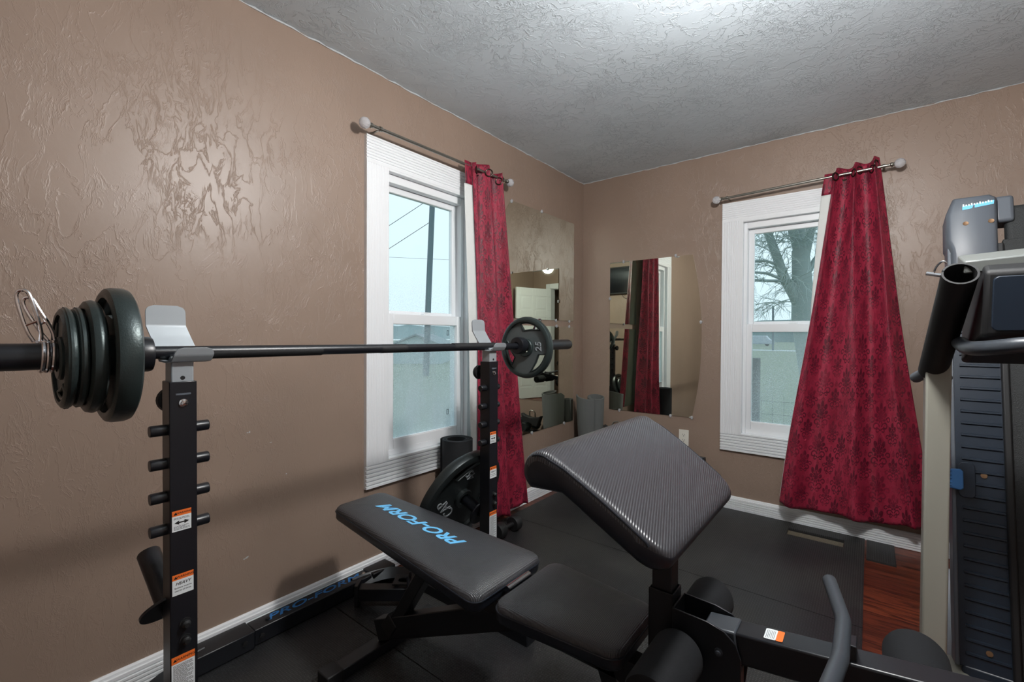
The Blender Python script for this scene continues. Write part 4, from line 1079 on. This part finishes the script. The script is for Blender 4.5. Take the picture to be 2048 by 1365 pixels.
# rear end caps at the top of the folded deck
def endcap(u0, u1, mirror_):
    w_ = u1-u0; f = (lambda u: u0+u) if not mirror_ else (lambda u: u1-u)
    side_ = [(0, .03), (.0, .13), (.022, .16), (.022, .30), (0, .33)]
    rings = []
    mb = MB()
    prof = [(f(-.028), -.02, -.09), ]
    ol = [(f(.006), -.06), (f(.004), .02), (f(-.010), .06), (f(-.010), .185), (f(.006), .235), (f(.012), .252), (f(w_-.02), .252), (f(w_), .236), (f(w_), -.04), (f(w_-.02), -.06)]
    if mirror_: ol = ol[::-1]
    base_ = DL-.045
    for ins, dz in ((0, -.10), (0, .012), (.006, .024), (.016, .030)):
        cx = sum(p[0] for p in ol)/len(ol); cy = sum(p[1] for p in ol)/len(ol)
        rings.append([(x+(cx-x)*ins/.07, base_+y+(cy-y)*ins/.11, dz) for x, y in ol])
    n = len(ol); vs = [p for r_ in rings for p in r_]; fs = [tuple(range(n)), tuple(3*n+k for k in range(n))]
    for i in range(3):
        for k in range(n): fs.append((i*n+k, i*n+(k+1) % n, (i+1)*n+(k+1) % n, (i+1)*n+k))
    mb.add(vs, fs, DT); o = mb.build('end_cap', 'greyp', tm, .007, 3, ang=50)
    for uu in (.045, .115): MB().lathe([(.0085, .0), (.0085, .0015), (.005, .0005), (0, .0005)], DT @ Vector((f(uu), base_+.130, .030)), nz, 20).build('screw', 'bolt', o)
    return o, base_, f
ec, bs_, f_ = endcap(0, .135, False)
st = MB(); T = DT @ Matrix.Translation((.036, bs_+.200, .0305)) @ Matrix.Rotation(R(2), 4, 'Z')
st.prism([(0, -.011), (.028, -.008), (.033, .007), (.001, .006)], T, .0006, 0); st.prism([(.035, -.007), (.088, -.002), (.090, .014), (.036, .008)], T, .0006, 0)
for i in range(11): st.box(.002+i*.0078, .0065+i*.0078, .003+i*.0004, .010+i*.0004+(.003 if i % 3 == 0 else 0), .0006, .0012, T, 1)
st.build('torn_sticker', ['blue', 'paper'], ec, smooth=False)
endcap(DWt-.135, DWt, True)
MB().box(.13, .185, DL+.095, DL+.205, -.08, -.005, DT).build('roller_guard', 'greyp', tm, .012, 3)
MB().box(DWt-.185, DWt-.13, DL+.095, DL+.205, -.08, -.005, DT).build('roller_guard', 'greyp', tm, .012, 3)
MB().box(.16, DWt-.16, DL-.02, DL+.17, -.06, -.02, DT).build('running_belt', 'belt', tm, .02, 4)
# motor hood low behind the deck
mb = MB(); pr = [(-1.16, .012), (-1.16, .12), (-1.12, .20), (-1.05, .235), (-.80, .235), (-.70, .20), (-.64, .10), (-.64, .012)]
mb.prism(pr, frame((2.145, 0, 0), (0, 1, 0), (0, 0, 1), (1, 0, 0)), .80); mb.build('motor_hood', 'hood', tm, .02, 4)
# console: hollow side boots, bezel, body, cross handle
for sx_, x_ in ((1, 2.078), (-1, 2.972)):
    b0, b1 = Vector((x_, -1.405, 1.090)), Vector((x_+sx_*.017, -1.79, 1.360)); d = (b1-b0).normalized(); L = (b1-b0).length
    MB().lathe([(.0, .0), (.036, .0), (.036, .01), (.0355, L-.006), (.0355, L), (.0310, L), (.0305, L-.10), (.02, L-.14), (0, L-.14)], b0, d, 40).build('side_boot', 'blackm', tm)
    g0 = Vector((x_+sx_*.008, -1.44, 1.13)); g1 = Vector((x_-sx_*.034, -1.30, 1.058))
    MB().tube([g0, g0.lerp(g1, .5)+Vector((0, 0, -.012)), g1], .0175, 18, smooth=2).build('grip_tube', 'greyp', tm)
mb = MB()
pr = [(-1.70, 1.185), (-1.78, 1.20), (-1.80, 1.36), (-1.74, 1.395), (-1.60, 1.36), (-1.46, 1.24), (-1.45, 1.12), (-1.52, 1.13)]
mb.prism(pr, frame((2.137, 0, 0), (0, 1, 0), (0, 0, 1), (1, 0, 0)), .776); mb.build('console_body', 'blackm', tm, .010, 3)
mb = MB(); n = 24; vs = []
for i in range(n+1):
    u = i/n; x = 2.104+(2.946-2.104)*u; z = 1.372+.016*math.sin(PI*u)
    vs += [(x, -1.765, z-.012), (x, -1.770, z+.020), (x, -1.655, z+.050), (x, -1.655, z+.008)]
fs = [(0, 1, 2, 3), (4*n+3, 4*n+2, 4*n+1, 4*n)]
for i in range(n):
    for k in range(4): fs.append((4*i+k, 4*i+4+k, 4*i+4+(k+1) % 4, 4*i+(k+1) % 4))
mb.add(vs, fs); mb.build('console_bezel', 'bezel', tm, .004)
T = frame((2.150, -1.793, 1.215), (1, 0, 0), Vector((0, -.02, .16)).normalized())
MB().prism(outline(.73, .066, .066, .012, 0), T @ Matrix.Translation((0, .066, -.004)), .012).build('display_panel', 'rail', tm, .002)
MB().tube([(2.118, -1.60, 1.182), (2.120, -1.72, 1.168), (2.150, -1.80, 1.172), (2.22, -1.84, 1.186), (2.525, -1.86, 1.195), (2.83, -1.84, 1.186), (2.90, -1.80, 1.172), (2.93, -1.72, 1.168), (2.932, -1.60, 1.182)], .0185, 20, smooth=2).build('cross_handle', 'gun', tm)
mb = MB(); mb.tube([(2.070, -1.80, 1.385), (2.062, -1.80, 1.395), (2.050, -1.79, 1.382), (2.046, -1.78, 1.365)], .0025, 8, smooth=2); mb.tube([(2.032, -1.78, 1.366), (2.060, -1.785, 1.358)], .005, 10); mb.build('safety_key_clip', 'chrome', tm)

# exercise ball behind the treadmill
t = MB(); rb = .33; pr = []
for i in range(97):
    a = PI*i/96; r_ = rb*(1-.006*(1 if (i % 8 in (0,)) and 20 < i < 76 else 0)); pr.append((r_*math.sin(a), r_*math.cos(a)))
t.lathe(pr, (2.535, -.36, rb), (0, 0, 1), 64); o = t.build('exercise_ball', 'ball', None, label='grey ribbed exercise ball on the floor behind the treadmill', ang=60); o['category'] = 'exercise ball'

# ------------------------------------------------------------------ outdoors
GZ = -.6
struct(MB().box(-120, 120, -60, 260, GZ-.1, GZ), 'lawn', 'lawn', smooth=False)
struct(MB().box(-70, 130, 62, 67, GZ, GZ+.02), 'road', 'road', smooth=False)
mb = MB(); N = 90
rng = random.Random(3)
ring = []
for i in range(N+1):
    x = -128+i*4.2; ring.append((x, 170+rng.uniform(-8, 8), 5.5+rng.uniform(-1.2, 1.6)))
for i in range(N):
    (x0, y0, h0), (x1, y1, h1) = ring[i], ring[i+1]
    mb.add([(x0, y0, GZ), (x1, y1, GZ), (x1, y1, h1), (x0, y0, h0), (x0, y0+9, h0*.8), (x1, y1+9, h1*.8)], [(0, 1, 2, 3), (3, 2, 5, 4)])
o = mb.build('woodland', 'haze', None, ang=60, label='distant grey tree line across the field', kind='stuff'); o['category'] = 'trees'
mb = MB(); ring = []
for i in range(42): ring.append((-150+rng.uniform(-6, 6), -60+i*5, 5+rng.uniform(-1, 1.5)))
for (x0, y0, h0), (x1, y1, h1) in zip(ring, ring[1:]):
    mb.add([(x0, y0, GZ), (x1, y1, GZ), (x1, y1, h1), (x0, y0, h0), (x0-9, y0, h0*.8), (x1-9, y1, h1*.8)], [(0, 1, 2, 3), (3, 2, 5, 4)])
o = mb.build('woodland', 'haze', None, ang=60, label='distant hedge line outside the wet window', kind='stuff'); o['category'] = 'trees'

# bare tree outside the dry window
TB = Vector((1.10, 7.42, GZ)); tr = thing('bare_tree', 'bare branching tree standing on the lawn outside the dry window', 'tree', tuple(TB))
LIMB = {
'trunk': ([(1.12, 7.44, GZ-.05), (1.09, 7.41, .35), (.97, 7.33, 1.04), (.88, 7.27, 1.54), (.86, 7.26, 1.94), (.84, 7.25, 2.43), (.81, 7.24, 2.93)], (.34, .15)),
'limb_l': ([(.90, 7.28, 1.55), (.72, 7.15, 2.04), (.56, 7.03, 2.38), (.45, 6.95, 2.78), (.36, 6.88, 3.08), (.24, 6.79, 3.48), (.05, 6.65, 3.87)], (.11, .06)),
'up1': ([(.82, 7.24, 2.78), (.72, 7.17, 3.23), (.58, 7.06, 3.63), (.4, 6.93, 3.97)], (.11, .05)),
'up2': ([(.83, 7.25, 2.78), (.82, 7.25, 3.33), (.8, 7.24, 3.93), (.77, 7.23, 4.42)], (.11, .06)),
'up3': ([(.85, 7.27, 2.73), (.94, 7.34, 3.23), (1.03, 7.42, 3.73), (1.14, 7.52, 4.23)], (.11, .06)),
'h1': ([(.48, 6.97, 2.63), (.26, 6.8, 2.71), (.03, 6.61, 2.69), (-.2, 6.43, 2.65)], (.03, .02)),
'h2': ([(.52, 6.99, 2.35), (.3, 6.83, 2.46), (.09, 6.66, 2.48), (-.16, 6.46, 2.37)], (.03, .022)),
'h3': ([(.58, 7.04, 2.31), (.35, 6.86, 2.31), (.07, 6.64, 2.32), (-.2, 6.42, 2.25)], (.03, .024)),
'h4': ([(.88, 7.28, 2.34), (1.04, 7.42, 2.73), (1.23, 7.57, 3.03), (1.5, 7.79, 3.43)], (.06, .03)),
'd1': ([(.46, 6.96, 2.73), (.38, 6.89, 2.53), (.33, 6.85, 2.45)], (.02, .012)),
}
rt = random.Random(11); tw = MB(); cnt = [0]
def twig(p, d, L, r, lvl):
    if cnt[0] > 2600: return
    cnt[0] += 1; n = 4; pts = [p]; q = p.copy(); dd = d.copy()
    for i in range(n):
        dd = (dd+Vector((rt.uniform(-.22, .22), rt.uniform(-.22, .22), rt.uniform(-.2, .12)))).normalized(); q = q+dd*L/n; pts.append(q.copy())
    tw.tube(pts, [r, r*.85, r*.7, r*.55, r*.35], 3, caps=False)
    if lvl > 0:
        for i in range(1, n+1):
            for _ in range(2 if lvl > 1 else 2):
                e = (dd+Vector((rt.uniform(-1, 1), rt.uniform(-1, 1), rt.uniform(-.8, .6)))).normalized()
                twig(pts[i], e, L*rt.uniform(.5, .8), r*.6, lvl-1)
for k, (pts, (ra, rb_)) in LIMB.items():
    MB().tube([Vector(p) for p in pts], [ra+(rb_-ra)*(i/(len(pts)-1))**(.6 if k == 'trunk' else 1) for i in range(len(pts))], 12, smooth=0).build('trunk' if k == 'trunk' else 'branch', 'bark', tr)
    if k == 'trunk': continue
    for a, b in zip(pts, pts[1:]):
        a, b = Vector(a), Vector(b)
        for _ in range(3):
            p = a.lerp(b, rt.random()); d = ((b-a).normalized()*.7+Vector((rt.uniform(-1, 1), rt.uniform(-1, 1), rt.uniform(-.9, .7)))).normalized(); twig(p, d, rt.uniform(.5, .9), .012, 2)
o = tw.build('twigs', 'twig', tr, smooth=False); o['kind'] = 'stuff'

# utility poles and wires
t = thing('utility_pole', 'tall grey utility pole outside the wet window', 'utility pole', (-13.5, 9.95, GZ))
MB().tube([(-13.47, 9.93, GZ), (-13.41, 10.01, 2.75), (-13.32, 10.15, 7.2), (-13.28, 10.2, 9.4)], [.14, .13, .12, .11], 14).build('pole', 'pole', t)
mb = MB(); mb.box(-13.38, -13.24, 9.1, 11.3, 8.7, 8.82); mb.build('crossarm', 'pole', t)
for (a, b, nm) in (((-13.36, 10.1, 7.25), (-20.3, 3.2, 1.1), 'upper'), ((-13.38, 10.08, 6.2), (-20.3, 3.2, .2), 'lower')):
    a, b = Vector(a), Vector(b); pts = [a.lerp(b, i/12)-Vector((0, 0, .25*math.sin(PI*i/12))) for i in range(13)]
    o = MB().tube(pts, .012, 6).build('guy_wire', 'wire', None, label='%s slanting wire running down from the utility pole outside the wet window' % nm); o['category'] = 'wire'; o['group'] = 'wires by the utility pole'
o = MB().tube([(-22, 2, 4.75), (-14.5, 9, 4.6), (-9, 16, 4.6)], .006, 6).build('overhead_wire', 'wire', None, label='thin level wire crossing behind the utility pole'); o['category'] = 'wire'
t = thing('utility_pole', 'thin distant utility pole outside the dry window left of the tree', 'utility pole', (-8.15, 65.1, GZ))
MB().tube([(-8.15, 65.1, GZ), (-8.2, 65.15, 5.3)], .13, 10).build('pole', 'pole', t)
# house across the yard, seen through the wet lower pane
hs = thing('house', 'pale low house with a grey gable roof outside the wet window', 'house', (-22, 15.5, GZ))
e = Vector((2.4, 1.9, 0)).normalized(); nrm_ = Vector((e.y, -e.x, 0)); base_ = Vector((-20.12, 14.88, 0))
T = frame(base_, e, (0, 0, 1))
sg = -1 if T.to_3x3().col[2].dot(Vector((1.9+20, -3.4-15, 0))) > 0 else 1
MB().prism([(-1.55, GZ), (1.55, GZ), (1.55, .52), (0, 1.15), (-1.55, .52)], T, 6*sg).build('wall', 'siding', hs, smooth=False)
mb = MB()
for s in (-1, 1): mb.prism([(0, 1.16), (s*1.75, .47), (s*1.75, .56), (0, 1.27)], T @ Matrix.Translation((0, 0, -.2*sg)), 6.4*sg)
mb.build('roof', 'roof', hs, smooth=False)
o = MB().box(-1.1, 0, -.02, .02, 0, 0) if False else None
# wooden post and wire fence near the back window
t = thing('fence_post', 'weathered wooden post just outside the dry window', 'post', (.93, 2.1, GZ))
MB().box(.85, .98, 2.06, 2.19, GZ, .965).build('post', 'postw', t, .006)
mb = MB()
for k in range(8):
    z = GZ+.12+.14*k; mb.tube([(1.0, 2.14, z), (3.6, 2.6, z)], .0018, 4)
for k in range(26):
    f = k/25; mb.tube([(1.0+2.6*f, 2.14+.46*f, GZ), (1.0+2.6*f, 2.14+.46*f, .56)], .0014, 4)
o = mb.build('wire_fence', 'wire', None, label='thin wire mesh fence outside the dry window beside the wooden post', smooth=False); o['category'] = 'fence'
t = thing('parked_van', 'small white vehicle far across the field outside the dry window', 'vehicle', (-15.2, 97.8, GZ))
MB().prism([(-2.4, .35), (2.5, .35), (2.5, 1.1), (1.9, 1.25), (1.3, 2.0), (-2.4, 2.0)], frame((-15.2, 97.8, GZ), (1, 0, 0), (0, 0, 1)), 1.9).build('body', 'hood', t, .1)
for x in (-16.8, -13.7):
    MB().lathe([(0, 0), (.36, 0), (.36, .22), (0, .22)], (x, 95.95, GZ+.36), (0, 1, 0), 20).build('wheel', 'blackm', t)
